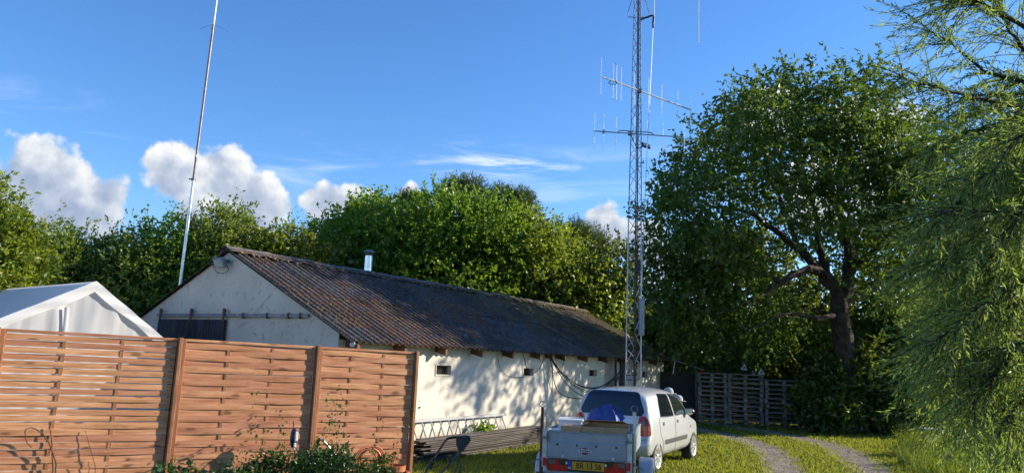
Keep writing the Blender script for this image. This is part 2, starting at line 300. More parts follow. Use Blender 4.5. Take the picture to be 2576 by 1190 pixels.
def roofmat():
    m, t, b = new_mat('fibre_cement_roofing'); v = wpos(t)
    # rows run down the slope: stretch noise along the slope direction of the shed
    lv = coords(t)
    big = noise_(t, v, .55, 4, .6); mid = noise_(t, v, 2.6, 6, .7, .3); fine = noise_(t, v, 17, 5, .7)
    c = ramp(t, fine, [(.30, (.028, .027, .028)), (.52, (.070, .068, .068)), (.72, (.19, .185, .18))])
    rust = nd(t, 'ShaderNodeMapRange', interpolation_type='SMOOTHSTEP'); t.links.new(math_(t, 'ADD', math_(t, 'MULTIPLY', mid, .6), math_(t, 'MULTIPLY', big, .5)), rust.inputs[0]); rust.inputs[1].default_value = .495; rust.inputs[2].default_value = .61
    c = mixc(t, math_(t, 'MULTIPLY', rust.outputs[0], .8), c, ramp(t, fine, [(.35, (.060, .028, .016)), (.65, (.21, .095, .038))]))
    sep = t.nodes.new('ShaderNodeSeparateXYZ'); t.links.new(v, sep.inputs[0])
    far = nd(t, 'ShaderNodeMapRange', interpolation_type='SMOOTHSTEP'); t.links.new(math_(t, 'ADD', sep.outputs[1], math_(t, 'MULTIPLY', big, 5)), far.inputs[0]); far.inputs[1].default_value = 21.5; far.inputs[2].default_value = 26.5
    c = mixc(t, math_(t, 'MULTIPLY', far.outputs[0], .85), c, ramp(t, fine, [(.35, (.045, .038, .012)), (.6, (.15, .115, .035)), (.75, (.20, .13, .06))]))
    dk = nd(t, 'ShaderNodeMapRange', interpolation_type='SMOOTHSTEP'); t.links.new(noise_(t, v, .9, 6, .72, .6), dk.inputs[0]); dk.inputs[1].default_value = .46; dk.inputs[2].default_value = .58
    c = mixc(t, math_(t, 'MULTIPLY', dk.outputs[0], .72), c, ramp(t, fine, [(.3, (.016, .014, .014)), (.7, (.055, .05, .048))]))
    wl = nd(t, 'ShaderNodeMapRange', interpolation_type='SMOOTHSTEP'); t.links.new(noise_(t, v, 6.5, 6, .75), wl.inputs[0]); wl.inputs[1].default_value = .63; wl.inputs[2].default_value = .72
    c = mixc(t, math_(t, 'MULTIPLY', wl.outputs[0], .6), c, (.34, .33, .33))
    # crests of the corrugations are paler
    so_ = t.nodes.new('ShaderNodeSeparateXYZ'); t.links.new(lv, so_.inputs[0])
    crest = nd(t, 'ShaderNodeMapRange', interpolation_type='SMOOTHSTEP'); t.links.new(so_.outputs[2], crest.inputs[0]); crest.inputs[1].default_value = .012; crest.inputs[2].default_value = .03
    c = mixc(t, math_(t, 'MULTIPLY', crest.outputs[0], .5), c, ramp(t, fine, [(.3, (.10, .095, .09)), (.7, (.42, .39, .36))]))
    t.links.new(c, b.inputs['Base Color']); b.inputs['Roughness'].default_value = .92; b.inputs['Specular IOR Level'].default_value = .2
    bump(t, b, fine, .8, .02); return m
MT['roof'] = roofmat()

def groundmat(name, stops, sc1=3., sc2=40.):
    m, t, b = new_mat(name); v = wpos(t)
    a = noise_(t, v, sc1, 6, .65); d = noise_(t, v, sc2, 5, .7)
    c = ramp(t, math_(t, 'ADD', math_(t, 'MULTIPLY', a, .5), math_(t, 'MULTIPLY', d, .5)), stops)
    t.links.new(c, b.inputs['Base Color']); b.inputs['Roughness'].default_value = .95; b.inputs['Specular IOR Level'].default_value = .15
    bump(t, b, d, .8, .03); return m
MT['lawn'] = groundmat('lawn_soil', [(.34, (.05, .052, .014)), (.5, (.095, .105, .026)), (.66, (.16, .155, .05))], .8)
MT['dirt'] = groundmat('gravel_dirt', [(.34, (.16, .125, .095)), (.5, (.31, .255, .205)), (.66, (.46, .40, .34))], 2.2, 55)
MT['grass'] = leafmat('grass_blades', (0.0949, 0.1466, 0.0172), (0.2242, 0.2760, 0.0379), (0.5175, 0.4657, 0.1552), .45, .02)
MT['tallgrass'] = leafmat('tall_grass_blades', (0.045, 0.085, 0.016), (0.12, 0.18, 0.034), (0.28, 0.28, 0.1), 0.4, 0.02)
MT['cherry'] = leafmat('cherry_leaves', (0.03, 0.062, 0.014), (0.085, 0.15, 0.026), (0.19, 0.21, 0.05), 0.4, 0.03)
MT['hazel'] = leafmat('broadleaf_leaves', (0.046, 0.108, 0.016), (0.135, 0.245, 0.034), (0.28, 0.32, 0.06), 0.46, 0.03)
MT['plum'] = leafmat('yellowing_leaves', (0.058, 0.105, 0.024), (0.165, 0.235, 0.046), (0.36, 0.33, 0.09), 0.44, 0.03)
MT['edgeleaf'] = leafmat('golden_green_leaves', (0.08, 0.13, 0.018), (0.2, 0.27, 0.034), (0.38, 0.36, 0.06), 0.46, 0.03)
MT['pine'] = leafmat('pine_needles', (0.035, 0.06, 0.024), (0.085, 0.125, 0.048), (0.18, 0.17, 0.07), 0.25, 0.03)
MT['elder'] = leafmat('elder_leaves', (0.06, 0.105, 0.018), (0.175, 0.25, 0.038), (0.36, 0.36, 0.1), 0.45, 0.04)
MT['willow'] = leafmat('willow_leaves', (0.07, 0.135, 0.044), (0.19, 0.29, 0.092), (0.34, 0.38, 0.12), 0.5, 0.03)
MT['backleaf'] = leafmat('far_leaves', (0.034, 0.06, 0.014), (0.095, 0.14, 0.026), (0.27, 0.27, 0.06), 0.4, 0.04)
MT['herb'] = leafmat('garden_shrub_leaves', (0.0180, 0.0630, 0.0180), (0.0450, 0.1275, 0.0300), (0.1050, 0.1800, 0.0450), .3, .05)

# ---------------------------------------------------------------- mesh helpers
class MB:
    def __init__(s): s.v = []; s.f = []
    def add(s, vs, fs):
        o = len(s.v); s.v += [tuple(x) for x in vs]; s.f += [tuple(i+o for i in q) for q in fs]; return s
    def box(s, c, d, rot=None):
        c = Vector(c); q = [Vector((x*d[0]/2, y*d[1]/2, z*d[2]/2)) for x in (-1, 1) for y in (-1, 1) for z in (-1, 1)]
        if rot is not None: q = [rot @ p for p in q]
        return s.add([c+p for p in q], [(0, 1, 3, 2), (4, 6, 7, 5), (0, 4, 5, 1), (2, 3, 7, 6), (0, 2, 6, 4), (1, 5, 7, 3)])
    def tube(s, pts, r, n=8, caps=True, squash=1):
        pts = [Vector(p) for p in pts]; k = len(pts); rr = r if isinstance(r, (list, tuple)) else [r]*k
        o = len(s.v); prev = None
        for i, p in enumerate(pts):
            t = (pts[min(i+1, k-1)]-pts[max(i-1, 0)]).normalized()
            if prev is None:
                a = Vector((0, 0, 1)) if abs(t.z) < .9 else Vector((1, 0, 0)); x = t.cross(a).normalized()
            else:
                x = (prev-t*prev.dot(t)).normalized()
            prev = x; y = t.cross(x)
            for j in range(n):
                an = 2*math.pi*j/n; s.v.append(tuple(p+x*(rr[i]*math.cos(an))+y*(rr[i]*squash*math.sin(an))))
        for i in range(k-1):
            for j in range(n):
                a, b = o+i*n+j, o+i*n+(j+1) % n; s.f.append((a, b, b+n, a+n))
        if caps:
            s.f.append(tuple(o+j for j in reversed(range(n)))); s.f.append(tuple(o+(k-1)*n+j for j in range(n)))
        return s
    def prism(s, poly, vec):
        vec = Vector(vec); n = len(poly); poly = [Vector(p) for p in poly]
        return s.add(poly+[p+vec for p in poly], [tuple(reversed(range(n))), tuple(range(n, 2*n))]+[(i, (i+1) % n, n+(i+1) % n, n+i) for i in range(n)])
    def lathe(s, prof, n=24, c=(0, 0, 0), axis='z', closed=False):
        o = len(s.v); k = len(prof); c = Vector(c)
        for (r, h) in prof:
            for j in range(n):
                a = 2*math.pi*j/n; p = (r*math.cos(a), r*math.sin(a), h)
                if axis == 'y': p = (p[0], p[2], p[1])
                if axis == 'x': p = (p[2], p[0], p[1])
                s.v.append(tuple(c+Vector(p)))
        for i in range(k-1 if not closed else k):
            for j in range(n):
                a = o+i*n+j; b = o+i*n+(j+1) % n; a2 = o+((i+1) % k)*n+j; b2 = o+((i+1) % k)*n+(j+1) % n
                s.f.append((a, b, b2, a2))
        if not closed:
            s.f.append(tuple(o+j for j in reversed(range(n)))); s.f.append(tuple(o+(k-1)*n+j for j in range(n)))
        return s
    def grid(s, fn, nu, nv):
        o = len(s.v)
        for i in range(nu+1):
            for j in range(nv+1): s.v.append(tuple(fn(i/nu, j/nv)))
        for i in range(nu):
            for j in range(nv):
                a = o+i*(nv+1)+j; s.f.append((a, a+nv+1, a+nv+2, a+1))
        return s
    def mesh(s, name, mat, smooth=False, bevel=0):
        me = bpy.data.meshes.new(name); me.from_pydata(s.v, [], s.f); me.update()
        bm = bmesh.new(); bm.from_mesh(me)
        if bevel:
            es = [e for e in bm.edges if len(e.link_faces) == 2 and e.calc_face_angle(0) > .6]
            bmesh.ops.bevel(bm, geom=es, offset=bevel, segments=1, affect='EDGES', clamp_overlap=True)
        bmesh.ops.recalc_face_normals(bm, faces=bm.faces); bm.to_mesh(me); bm.free()
        if mat is not None: me.materials.append(mat if not isinstance(mat, str) else MT[mat])
        if smooth:
            me.polygons.foreach_set('use_smooth', [True]*len(me.polygons))
            me.set_sharp_from_angle(angle=R(38))
        return me
    def build(s, name, mat, parent=None, smooth=False, bevel=0):
        return link(name, s.mesh(name, mat, smooth, bevel), parent)
def link(name, me, parent=None):
    o = bpy.data.objects.new(name, me); col.objects.link(o)
    if parent is not None: o.parent = parent
    return o
def tag(o, label=None, cat=None, group=None, kind=None):
    for k, v in (('label', label), ('category', cat), ('group', group), ('kind', kind)):
        if v: o[k] = v
    return o
def thing(name, label, cat, loc=(0, 0, 0), rot=(0, 0, 0), group=None):
    o = bpy.data.objects.new(name, None); col.objects.link(o); o.location = loc; o.rotation_euler = rot; o.empty_display_size = .2
    return tag(o, label, cat, group)
def ring(cx, cy, rx, ry, n=16, z=0):
    return [(cx+rx*math.cos(2*math.pi*i/n), cy+ry*math.sin(2*math.pi*i/n), z) for i in range(n)]
def catm(pts, n=6):
    pts = [Vector(p) for p in pts]; q = [pts[0]*2-pts[1]]+pts+[pts[-1]*2-pts[-2]]; out = []
    for i in range(1, len(q)-2):
        for k in range(n):
            t = k/n; a, b, c, d = q[i-1], q[i], q[i+1], q[i+2]
            out.append(.5*((2*b)+(c-a)*t+(2*a-5*b+4*c-d)*t*t+(3*b-a-3*c+d)*t**3))
    return out+[pts[-1]]
def text(name, s, size, mat, parent, loc, rot, ext=.002, ax='CENTER', sx=1, bold=0):
    c = bpy.data.curves.new(name, 'FONT'); c.body = s; c.size = size; c.extrude = ext; c.align_x = ax; c.align_y = 'CENTER'; c.offset = bold
    t = bpy.data.objects.new(name, c); col.objects.link(t); bpy.context.view_layer.update()
    me = bpy.data.meshes.new_from_object(t.evaluated_get(bpy.context.evaluated_depsgraph_get())); bpy.data.objects.remove(t)
    me.materials.clear(); me.materials.append(MT[mat]); o = link(name, me, parent); o.location = loc; o.rotation_euler = rot; o.scale = (sx, 1, 1); return o

# ---- foliage
def norm(a): return a/np.maximum(np.linalg.norm(a, axis=1, keepdims=True), 1e-9)
def rvec(n): return norm(rng.normal(size=(n, 3)))
def leaf_mesh(name, pos, dr, L, Wd, mat, fold=.22, curl=.15):
    n = len(pos); dr = norm(dr); L = np.broadcast_to(np.asarray(L, float), (n,))[:, None]; Wd = np.broadcast_to(np.asarray(Wd, float), (n,))[:, None]
    s = norm(np.cross(dr, rvec(n))); nn = np.cross(s, dr)
    mid = pos+dr*L*.45
    V = np.empty((n, 4, 3)); V[:, 0] = pos; V[:, 1] = mid+s*Wd*.5+nn*Wd*fold; V[:, 2] = pos+dr*L-nn*L*curl; V[:, 3] = mid-s*Wd*.5+nn*Wd*fold
    me = bpy.data.meshes.new(name); me.vertices.add(n*4); me.loops.add(n*4); me.polygons.add(n)
    me.vertices.foreach_set('co', V.ravel()); me.loops.foreach_set('vertex_index', np.arange(n*4, dtype=np.int32))
    me.polygons.foreach_set('loop_start', np.arange(0, n*4, 4, dtype=np.int32)); me.polygons.foreach_set('loop_total', np.full(n, 4, np.int32))
    me.materials.append(MT[mat]); me.update(calc_edges=True); return me
def sprigs(S, D, m, slen, L, drop=.25, spread=.9):
    """m leaves along each twig: returns positions, directions"""
    n = len(S); t = rng.random((n, m)); sl_ = (slen*(.5+rng.random(n)))[:, None]
    pos = S[:, None, :]+D[:, None, :]*(t*sl_)[..., None]
    pos[..., 2] -= drop*.4*(t*sl_)**2
    pos = pos+rng.normal(size=pos.shape)*.03
    dr = D[:, None, :]*.55+rng.normal(size=(n, m, 3))*.5*spread; dr[..., 2] -= drop
    return pos.reshape(-1, 3), dr.reshape(-1, 3)
def lobes_sample(lobes, n, shell=.5):
    c = np.array([l[:3] for l in lobes]); r = np.array([l[3] if np.ndim(l[3]) == 0 else l[3][0] for l in lobes])
    k = rng.choice(len(lobes), n, p=r**2/np.sum(r**2)); d = rvec(n)
    rad = r[k]*(1-shell*rng.random(n)**1.3)
    sq = np.array([l[4] if len(l) > 4 else 1. for l in lobes])[k]
    dd = d.copy(); dd[:, 2] *= sq
    return c[k]+dd*rad[:, None], d
def crown(name, parent, lobes, nspr, m, L, Wd, mat, slen=.45, up=.25, drop=.25, shell=.5, shoots=0, spread=.9, zmin=.05):
    S, d = lobes_sample(lobes, nspr, shell)
    D = d*.8+rng.normal(size=d.shape)*.5; D[:, 2] += up; D = norm(D)
    pos, dr = sprigs(S, D, m, slen, L, drop, spread)
    if shoots:
        c = np.array([l[:3] for l in lobes]); r = np.array([l[3] for l in lobes]); k = rng.integers(0, len(lobes), shoots)
        th = rng.normal(size=(shoots, 2))*.5; d2 = norm(np.c_[th, np.ones(shoots)])
        S2 = c[k]+d2*r[k][:, None]*.92; D2 = norm(np.c_[rng.normal(size=(shoots, 2))*.25, np.ones(shoots)])
        p2, q2 = sprigs(S2, D2, 16, .7, L, .05, 1.0); pos = np.r_[pos, p2]; dr = np.r_[dr, q2]
    ok = pos[:, 2] > zmin; pos = pos[ok]; dr = dr[ok]; n = len(pos)
    return link(name, leaf_mesh(name, pos, dr, L*(.65+.7*rng.random(n)), Wd*(.65+.7*rng.random(n)), mat), parent)
def limb(mb, pts, r0_, r1_, n=8, wob=.06):
    pts = catm(pts, 5); k = len(pts)
    pts = [p+Vector((random.gauss(0, 1), random.gauss(0, 1), random.gauss(0, 1)))*wob*(r0_*(1-i/k)+.02)*2 for i, p in enumerate(pts)]
    mb.tube(pts, [r0_+(r1_-r0_)*(i/(k-1)) for i in range(k)], n); return pts
def tree(name, label, lobes, base, mat, nspr, m, L, Wd, group=None, tr=.18, bark='bark', **kw):
    """trunk with limbs into every lobe, and a leafy crown"""
    b = Vector(base); t = thing(name, label, 'tree', b, group=group)
    ll = [(l[0]-b.x, l[1]-b.y, l[2]-b.z, *l[3:]) for l in lobes]
    mb = MB(); zc = min(l[2]-l[3]*.3 for l in ll); cxm = sum(l[0] for l in ll)/len(ll); cym = sum(l[1] for l in ll)/len(ll)
    fork = Vector((cxm*.25, cym*.25, max(.7, zc*.6))); limb(mb, [(0, 0, -.1), fork*.5+Vector((.05, 0, 0)), fork], tr, tr*.75)
    for l in ll:
        e = Vector(l[:3]); mid = fork.lerp(e, .5)+Vector((random.uniform(-.3, .3), random.uniform(-.3, .3), .2)); limb(mb, [fork, mid, e], tr*.5, .02, 6)
        for _ in range(3):
            q = e+Vector((random.gauss(0, .5), random.gauss(0, .5), random.gauss(.3, .4)))*l[3]; limb(mb, [mid, mid.lerp(q, .5)+Vector((0, 0, .1)), q], tr*.22, .012, 5)
    mb.build('trunk', bark, t, smooth=True)
    crown('crown', t, ll, nspr, m, L, Wd, mat, **kw)
    return t
def lob(x, y, Y, r, sq=1.): p = P(x, y, Y); return (p.x, p.y, p.z, r, sq)

#--BUILD--
# ================================================================ ground
def in_shed(X, Y, pad=.1):
    x = (X+2.887)*.5299+(Y-13.15)*.8480; y = -(X+2.887)*.8480+(Y-13.15)*.5299
    return (x > -pad) & (x < 15.4+pad) & (y > -pad) & (y < 6.2+pad)
mb = MB(); mb.grid(lambda a, b: ((a-.5)*600, -60+b*600, 0), 60, 60)
go_ = mb.build('ground', 'lawn'); tag(go_, 'short lawn and bare soil round the shed', 'ground', kind='structure')
TR1 = catm([Vector((4.2, 27.5, 0)), Vector((5.3, 24.2, 0)), Vector((6.1, 21.4, 0)), Vector((6.15, 18.6, 0)), Vector((5.45, 15.6, 0)), Vector((4.6, 12.6, 0)), Vector((3.6, 9.0, 0)), Vector((2.8, 5.5, 0))], 8)
TR2 = catm([Vector((5.6, 28.4, 0)), Vector((6.9, 25.0, 0)), Vector((7.9, 22.3, 0)), Vector((8.1, 19.4, 0)), Vector((7.35, 16.2, 0)), Vector((6.4, 13.0, 0)), Vector((5.3, 9.2, 0)), Vector((4.4, 5.5, 0))], 8)
def track(pts, w, seed):
    m = MB(); k = len(pts); nu = 260; vs = []
    for i in range(nu+1):
        f = i/nu*(k-1); j = min(int(f), k-2); p = pts[j].lerp(pts[j+1], f-j); t = (pts[j+1]-pts[j]).normalized(); nrm = Vector((t.y, -t.x, 0))
        row = []
        for q in range(5):
            sgn = (q-2)/2; ww = w*(1+.55*mnoise.noise((i*.11, sgn*3, seed))+.25*mnoise.noise((i*.5, sgn*5, seed+9)))
            row.append(tuple(p+nrm*sgn*ww+Vector((0, 0, .005+.002*seed))))
        vs += row
    m.add(vs, [(i*5+q, i*5+q+1, i*5+q+6, i*5+q+5) for i in range(nu) for q in range(4)])
    return m
o = track(TR1, .40, 0).build('dirt_track', 'dirt'); tag(o, 'worn gravel wheel track on the side towards the car', 'track', kind='structure')
o = track(TR2, .46, 1).build('dirt_track', 'dirt'); tag(o, 'worn gravel wheel track on the side towards the bushes', 'track', kind='structure')
trk = np.array([[p.x, p.y] for p in TR1+TR2])
def near_track(X, Y):
    d = np.full(len(X), 9.)
    for q in trk: d = np.minimum(d, np.hypot(X-q[0], Y-q[1]))
    return d
def blades(name, n, xr, yr, h, w, mat, keep, lean=.35, label='', clump=False):
    X = rng.uniform(*xr, n); Y = yr[0]+(yr[1]-yr[0])*rng.random(n)**1.35
    if clump:
        k = rng.integers(0, max(1, n//22), n); X = X[k]+rng.normal(size=n)*.07; Y = Y[k]+rng.normal(size=n)*.07
    ok = keep(X, Y); X = X[ok]; Y = Y[ok]; n = len(X)
    hh = h*(.45+rng.random(n)**1.6*1.0); d = np.c_[rng.normal(size=(n, 2))*lean, np.ones(n)]
    me = leaf_mesh(name, np.c_[X, Y, np.zeros(n)], d, hh, w*(.6+.8*rng.random(n)), mat, .1, .25)
    o = link(name, me); tag(o, label, 'grass', kind='stuff'); return o
def keep_lawn(X, Y):
    d = near_track(X, Y); return (~in_shed(X, Y, 0)) & (np.abs(X) < Y*.75+1) & (rng.random(len(X)) < np.clip((d-.18)/.3, .04, 1))
blades('grass', 150000, (-2.6, 13), (10.5, 27), .075, .014, 'grass', keep_lawn, .55, 'short mown sunlit lawn grass around the car and the tracks')

# ================================================================ shed
SH = thing('farm_shed', 'long low cream plastered shed with mossy corrugated roof', 'shed', (-2.887, 13.15, 0), (0, R(.55), R(58)))
L_, HW, ZE, SL = 15.28, 3.07, 2.25, .490
RA = math.atan(SL); cs, sn = math.cos(RA), math.sin(RA)
VENTS = [(2.76, 3.25, 1.56, 1.74), (6.13, 6.60, 1.56, 1.73), (9.64, 10.11, 1.57, 1.74), (13.42, 13.86, 1.55, 1.73)]
DOORX = (10.62, 11.50, 0, 2.05)
def holed(x0, x1, z0, z1, holes, fn, th):
    """wall slab with rectangular openings; fn maps (x, depth, z)"""
    m = MB(); xs = sorted({x0, x1, *[h[0] for h in holes], *[h[1] for h in holes]}); zs = sorted({z0, z1, *[h[2] for h in holes], *[h[3] for h in holes]})
    solid = lambda i, j: 0 <= i < len(xs)-1 and 0 <= j < len(zs)-1 and not any(h[0] <= (xs[i]+xs[i+1])/2 <= h[1] and h[2] <= (zs[j]+zs[j+1])/2 <= h[3] for h in holes)
    for i in range(len(xs)-1):
        for j in range(len(zs)-1):
            if not solid(i, j): continue
            a, b, c, d = xs[i], xs[i+1], zs[j], zs[j+1]
            m.add([fn(a, 0, c), fn(b, 0, c), fn(b, 0, d), fn(a, 0, d)], [(0, 1, 2, 3)]); m.add([fn(a, th, c), fn(b, th, c), fn(b, th, d), fn(a, th, d)], [(3, 2, 1, 0)])
            for (di, dj, e) in ((-1, 0, ((a, c), (a, d))), (1, 0, ((b, c), (b, d))), (0, -1, ((a, c), (b, c))), (0, 1, ((a, d), (b, d)))):
                if not solid(i+di, j+dj):
                    (p, q), (r_, s_) = e; m.add([fn(p, 0, q), fn(r_, 0, s_), fn(r_, th, s_), fn(p, th, q)], [(0, 1, 2, 3)])
    return m
w = holed(0, L_, -.3, ZE-.02, VENTS+[DOORX], lambda x, d, z: (x, d, z), .24)
w.build('wall', 'plaster', SH)['label'] = 'sunlit cream plastered long wall with vents'
gp = [(0, HW*2, -.3), (0, .243, -.3), (0, .243, ZE-.02), (0, 0.0, ZE-.018), (0, HW, ZE+HW*SL-.02), (0, HW*2, ZE-.02)]
gp = [(.0, .002, -.3), (.0, .002, ZE-.02), (.0, HW, ZE+HW*SL-.02), (.0, 2*HW, ZE-.02), (.0, 2*HW, -.3)]
m = MB(); m.prism([(x-.004, y, z) for x, y, z in gp], (.20, 0, 0)); m.build('gable_wall', 'plaster_gable', SH)['label'] = 'shaded grey white gable wall'
m = MB(); m.prism([(L_-.2, y+.25, z) for _, y, z in gp[:]][0:0]+[(L_-.2, .25, -.3), (L_-.2, .25, ZE), (L_-.2, HW, ZE+HW*SL-.05), (L_-.2, 2*HW-.22, ZE), (L_-.2, 2*HW-.22, -.3)], (.195, 0, 0)); m.build('end_wall', 'plaster', SH)
m = MB(); m.box((L_/2, 2*HW-.1, 1.0), (L_-.45, .2, 2.5)); m.build('back_wall', 'plaster', SH)
# vents
for (a, b, c, d) in VENTS:
    m = MB(); m.box(((a+b)/2, .13, (c+d)/2), (b-a-.004, .02, d-c-.004)); v = m.build('vent', 'black', SH)
    m = MB()
    for k in range(9):
        x = a+(b-a)*(k+.5)/9
        m.tube([(x-.03, .07, c+.004), (x+.03, .07, d-.004)], .0045, 4); m.tube([(x+.03, .078, c+.004), (x-.03, .078, d-.004)], .0045, 4)
    m.build('grille', 'rusty', v)
    m = MB()
    for (x0, x1, z0, z1) in ((a-.025, b+.025, d, d+.02), (a-.025, b+.025, c-.03, c), (a-.025, a, c, d), (b, b+.025, c, d)): m.box(((x0+x1)/2, -.006, (z0+z1)/2), (x1-x0, .02, z1-z0))
    m.build('vent_frame', 'plaster', v)
# plain side door set back in the wall, with frame and pipe
m = MB(); m.box((11.06, .14, 1.0), (.84, .04, 2.06)); dr = m.build('door', 'door_cream', SH)
m = MB(); m.box((10.64, .08, 1.0), (.05, .14, 2.06)); m.box((11.47, .08, 1.0), (.06, .14, 2.06)); m.build('door_frame', 'white', dr)
m = MB(); m.tube([(11.36, .06, 1.02), (11.36, .06, 1.14)], .012, 6); m.box((11.36, .1, 1.08), (.03, .06, .16)); m.build('handle', 'steel_dull', dr)
# rafters
for k in range(12):
    x = .21+1.253*k+(.0 if k else 0)
    if x > L_: continue
    m = MB(); hh = .15
    pl = [(x, 1.2, ZE+1.2*SL-.05), (x, -.27, ZE-.27*SL-.05), (x, -.27, ZE-.27*SL-.05-.13), (x, -.02, ZE-.02*SL-.05-.19), (x, 1.2, ZE+1.2*SL-.25)]
    m.prism([(px-.035, py, pz) for px, py, pz in pl], (.07, 0, 0)); m.build('rafter', 'rafter', SH, bevel=.004)
m = MB(); m.box((L_/2, .02, ZE-.075), (L_-.02, .05, .10)); m.build('wall_plate', 'rafter', SH)
# roof sheets (six waves each), two rows on the near slope, one run on the far slope
WV = .172; SW = WV*6
def sheet(width, length, nm):
    m = MB()
    def fn(a, b):
        x = a*(width+WV*.6); return (x, b*length, .024*math.cos(2*math.pi*x/WV)+.004*mnoise.noise((x*2, b*3, 5)))
    m.grid(fn, 52, 6); n = len(m.v); f0_ = list(m.f)
    m.add([(x, y, z-.009) for x, y, z in m.v], []); m.f += [tuple(i+n for i in reversed(q)) for q in f0_]
    for i in range(52): m.f += [(i*7, i*7+n, (i+1)*7+n, (i+1)*7), (i*7+6, (i+1)*7+6, (i+1)*7+6+n, i*7+6+n)]
    for j in range(6): m.f += [(j, j+1, j+1+n, j+n), (52*7+j, 52*7+j+n, 52*7+j+1+n, 52*7+j+1)]
    return m.mesh(nm, 'roof', True)
S_LEN = (HW+.34)/cs; half = S_LEN/2
me_a = sheet(SW, half+.14, 'roof_sheet'); me_far = sheet(SW, S_LEN, 'roof_sheet_far')
for i in range(15):
    for j in range(2):
        o = link('roof_sheet', me_a, SH); jit = random.uniform(-.012, .012)
        y0 = -.34 + (half-.02 if j else 0)*cs + jit; z0 = ZE + y0*SL + (.022 if j else .0)+.012+.004*(i % 2)+random.uniform(0, .006)
        o.location = (-.09+i*SW, y0, z0); o.rotation_euler = (RA+random.uniform(-.004, .004), random.uniform(-.003, .003), random.uniform(-.004, .004))
    o = link('roof_sheet', me_far, SH); o.location = (-.09+i*SW+SW+WV*.5, 2*HW+.34, ZE-.34*SL+.012+.004*(i % 2)); o.rotation_euler = (RA, 0, math.pi)
# ridge caps
ZR = ZE+HW*SL
def cap():
    m = MB()
    def fn(a, b):
        an = (b-.5)*2; y = an*.24; z = .075-abs(an)**1.25*.24*.56+.0; k = .012*math.sin(a*math.pi*2*3) if abs(an) > .3 else 0
        return (a*1.1, y, z+k+.012*(a > .93))
    m.grid(fn, 26, 10); return m.mesh('ridge_cap', 'roof', True)
mc = cap()
for i in range(15):
    o = link('ridge_cap', mc, SH); o.location = (-.12+i*1.04, HW, ZR+.022+.01*(i % 2)+random.uniform(-.012, .012)); o.rotation_euler = (random.uniform(-.03, .03), random.uniform(-.012, .012), random.uniform(-.01, .01))
# moss cushions on ridge and along the slopes
def lumps(name, pts, mat, parent):
    ico = bmesh.new(); bmesh.ops.create_icosphere(ico, subdivisions=1, radius=1); bv = np.array([v.co[:] for v in ico.verts]); bf = np.array([[v.index for v in f_.verts] for f_ in ico.faces]); ico.free()
    n = len(pts); V = np.empty((n, len(bv), 3)); 
    for i, (x, y, z, r_, fl) in enumerate(pts):
        q = bv*(1+rng.normal(size=(len(bv), 1))*.18)*np.array([r_*(.8+.5*rng.random()), r_*(.8+.5*rng.random()), r_*fl]); V[i] = q+np.array([x, y, z])
    F = (bf[None]+np.arange(n)[:, None, None]*len(bv)).reshape(-1, 3)
    me = bpy.data.meshes.new(name); me.from_pydata(V.reshape(-1, 3).tolist(), [], F.tolist()); me.materials.append(MT[mat]); me.polygons.foreach_set('use_smooth', [True]*len(me.polygons)); me.update()
    o = link(name, me, parent); o['kind'] = 'stuff'; return o
pts = []
for _ in range(900):
    x = random.uniform(-.1, L_+.1); y = HW+random.gauss(0, .13); pts.append((x, y, ZR+.07-abs(y-HW)*SL*.9, random.uniform(.02, .055), .7))
lumps('ridge_moss', pts, 'moss_brown', SH)
pts = []
while len(pts) < 1500:
    x = random.uniform(0, L_+.1); f_ = random.random(); y = -.33+f_*(HW+.2)
    dn = mnoise.noise((x*.5, y*.8, 3.3))+.9*(x/L_)**3-.1
    if random.random() < dn*1.2:
        xx = round(x/WV)*WV+WV/2-.09 + random.gauss(0, .02); pts.append((xx, y, ZE+y*SL+.012, random.uniform(.014, .04)*(1+.7*(x/L_)**3), .7))
lumps('roof_moss', pts, 'moss', SH)
# flue
m = MB(); m.lathe([(.105, 0), (.105, .30), (.112, .305), (.112, .335), (.105, .34), (.105, .56), (.098, .565), (.098, .60)], 28); fl = m.build('flue_pipe', 'chrome', SH, True)
m = MB(); m.lathe([(.145, 0), (.155, .01), (.145, .03), (.08, .075), (.02, .085)], 28); c_ = m.build('flue_cap', 'steel_dull', fl, True); c_.location.z = .68
m = MB()
for k in range(4): m.box((.085*math.cos(k*1.571+.4), .085*math.sin(k*1.571+.4), .64), (.02, .02, .12))
m.build('cap_bracket', 'steel_dull', fl); fl.scale = (.9, .9, .92); fl.location = (4.2, HW+.24, ZR-.05)
# sliding door on the gable
m = MB(); m.box((-.05, 3.92, 1.22), (.03, 2.06, 2.44)); sd = m.build('sliding_door', 'dark_boards', SH); sd['label'] = 'dark boarded sliding door hung on a rail'
mp = MB(); mp.box((0, 0, 0), (.022, .078, 2.43)); pm = mp.mesh('plank', 'dark_boards', bevel=.006)
for k in range(24): o = link('plank', pm, sd); o.location = (-.078-random.random()*.004, 2.93+.0858*k, 1.22)
m = MB(); m.box((-.06, 2.87, 2.515), (.02, 4.32, .05)); m.box((-.048, 2.87, 2.545), (.05, 4.32, .012)); rl = m.build('door_rail', 'steel_dull', SH)
for y in (2.92, 3.9, 4.88):
    m = MB(); m.box((-.10, y, 2.52), (.012, .06, .26)); m.lathe([(.045, -.012), (.052, 0), (.045, .012)], 12, (-.085, y, 2.6), 'x'); m.build('door_hanger', 'rusty', SH, bevel=.002)
for y in (.9, 1.2, 1.75, 2.4):
    m = MB(); m.box((-.055, y, 2.515), (.06, .03, .10)); m.build('rail_bracket', 'rusty', SH, bevel=.003)
def on_shed(name, label, cat, loc, rot=(0, 0, 0)):
    p = SHM @ Vector(loc); t = thing(name, label, cat, p, (rot[0], rot[1]+R(.3), rot[2]+R(58))); return t
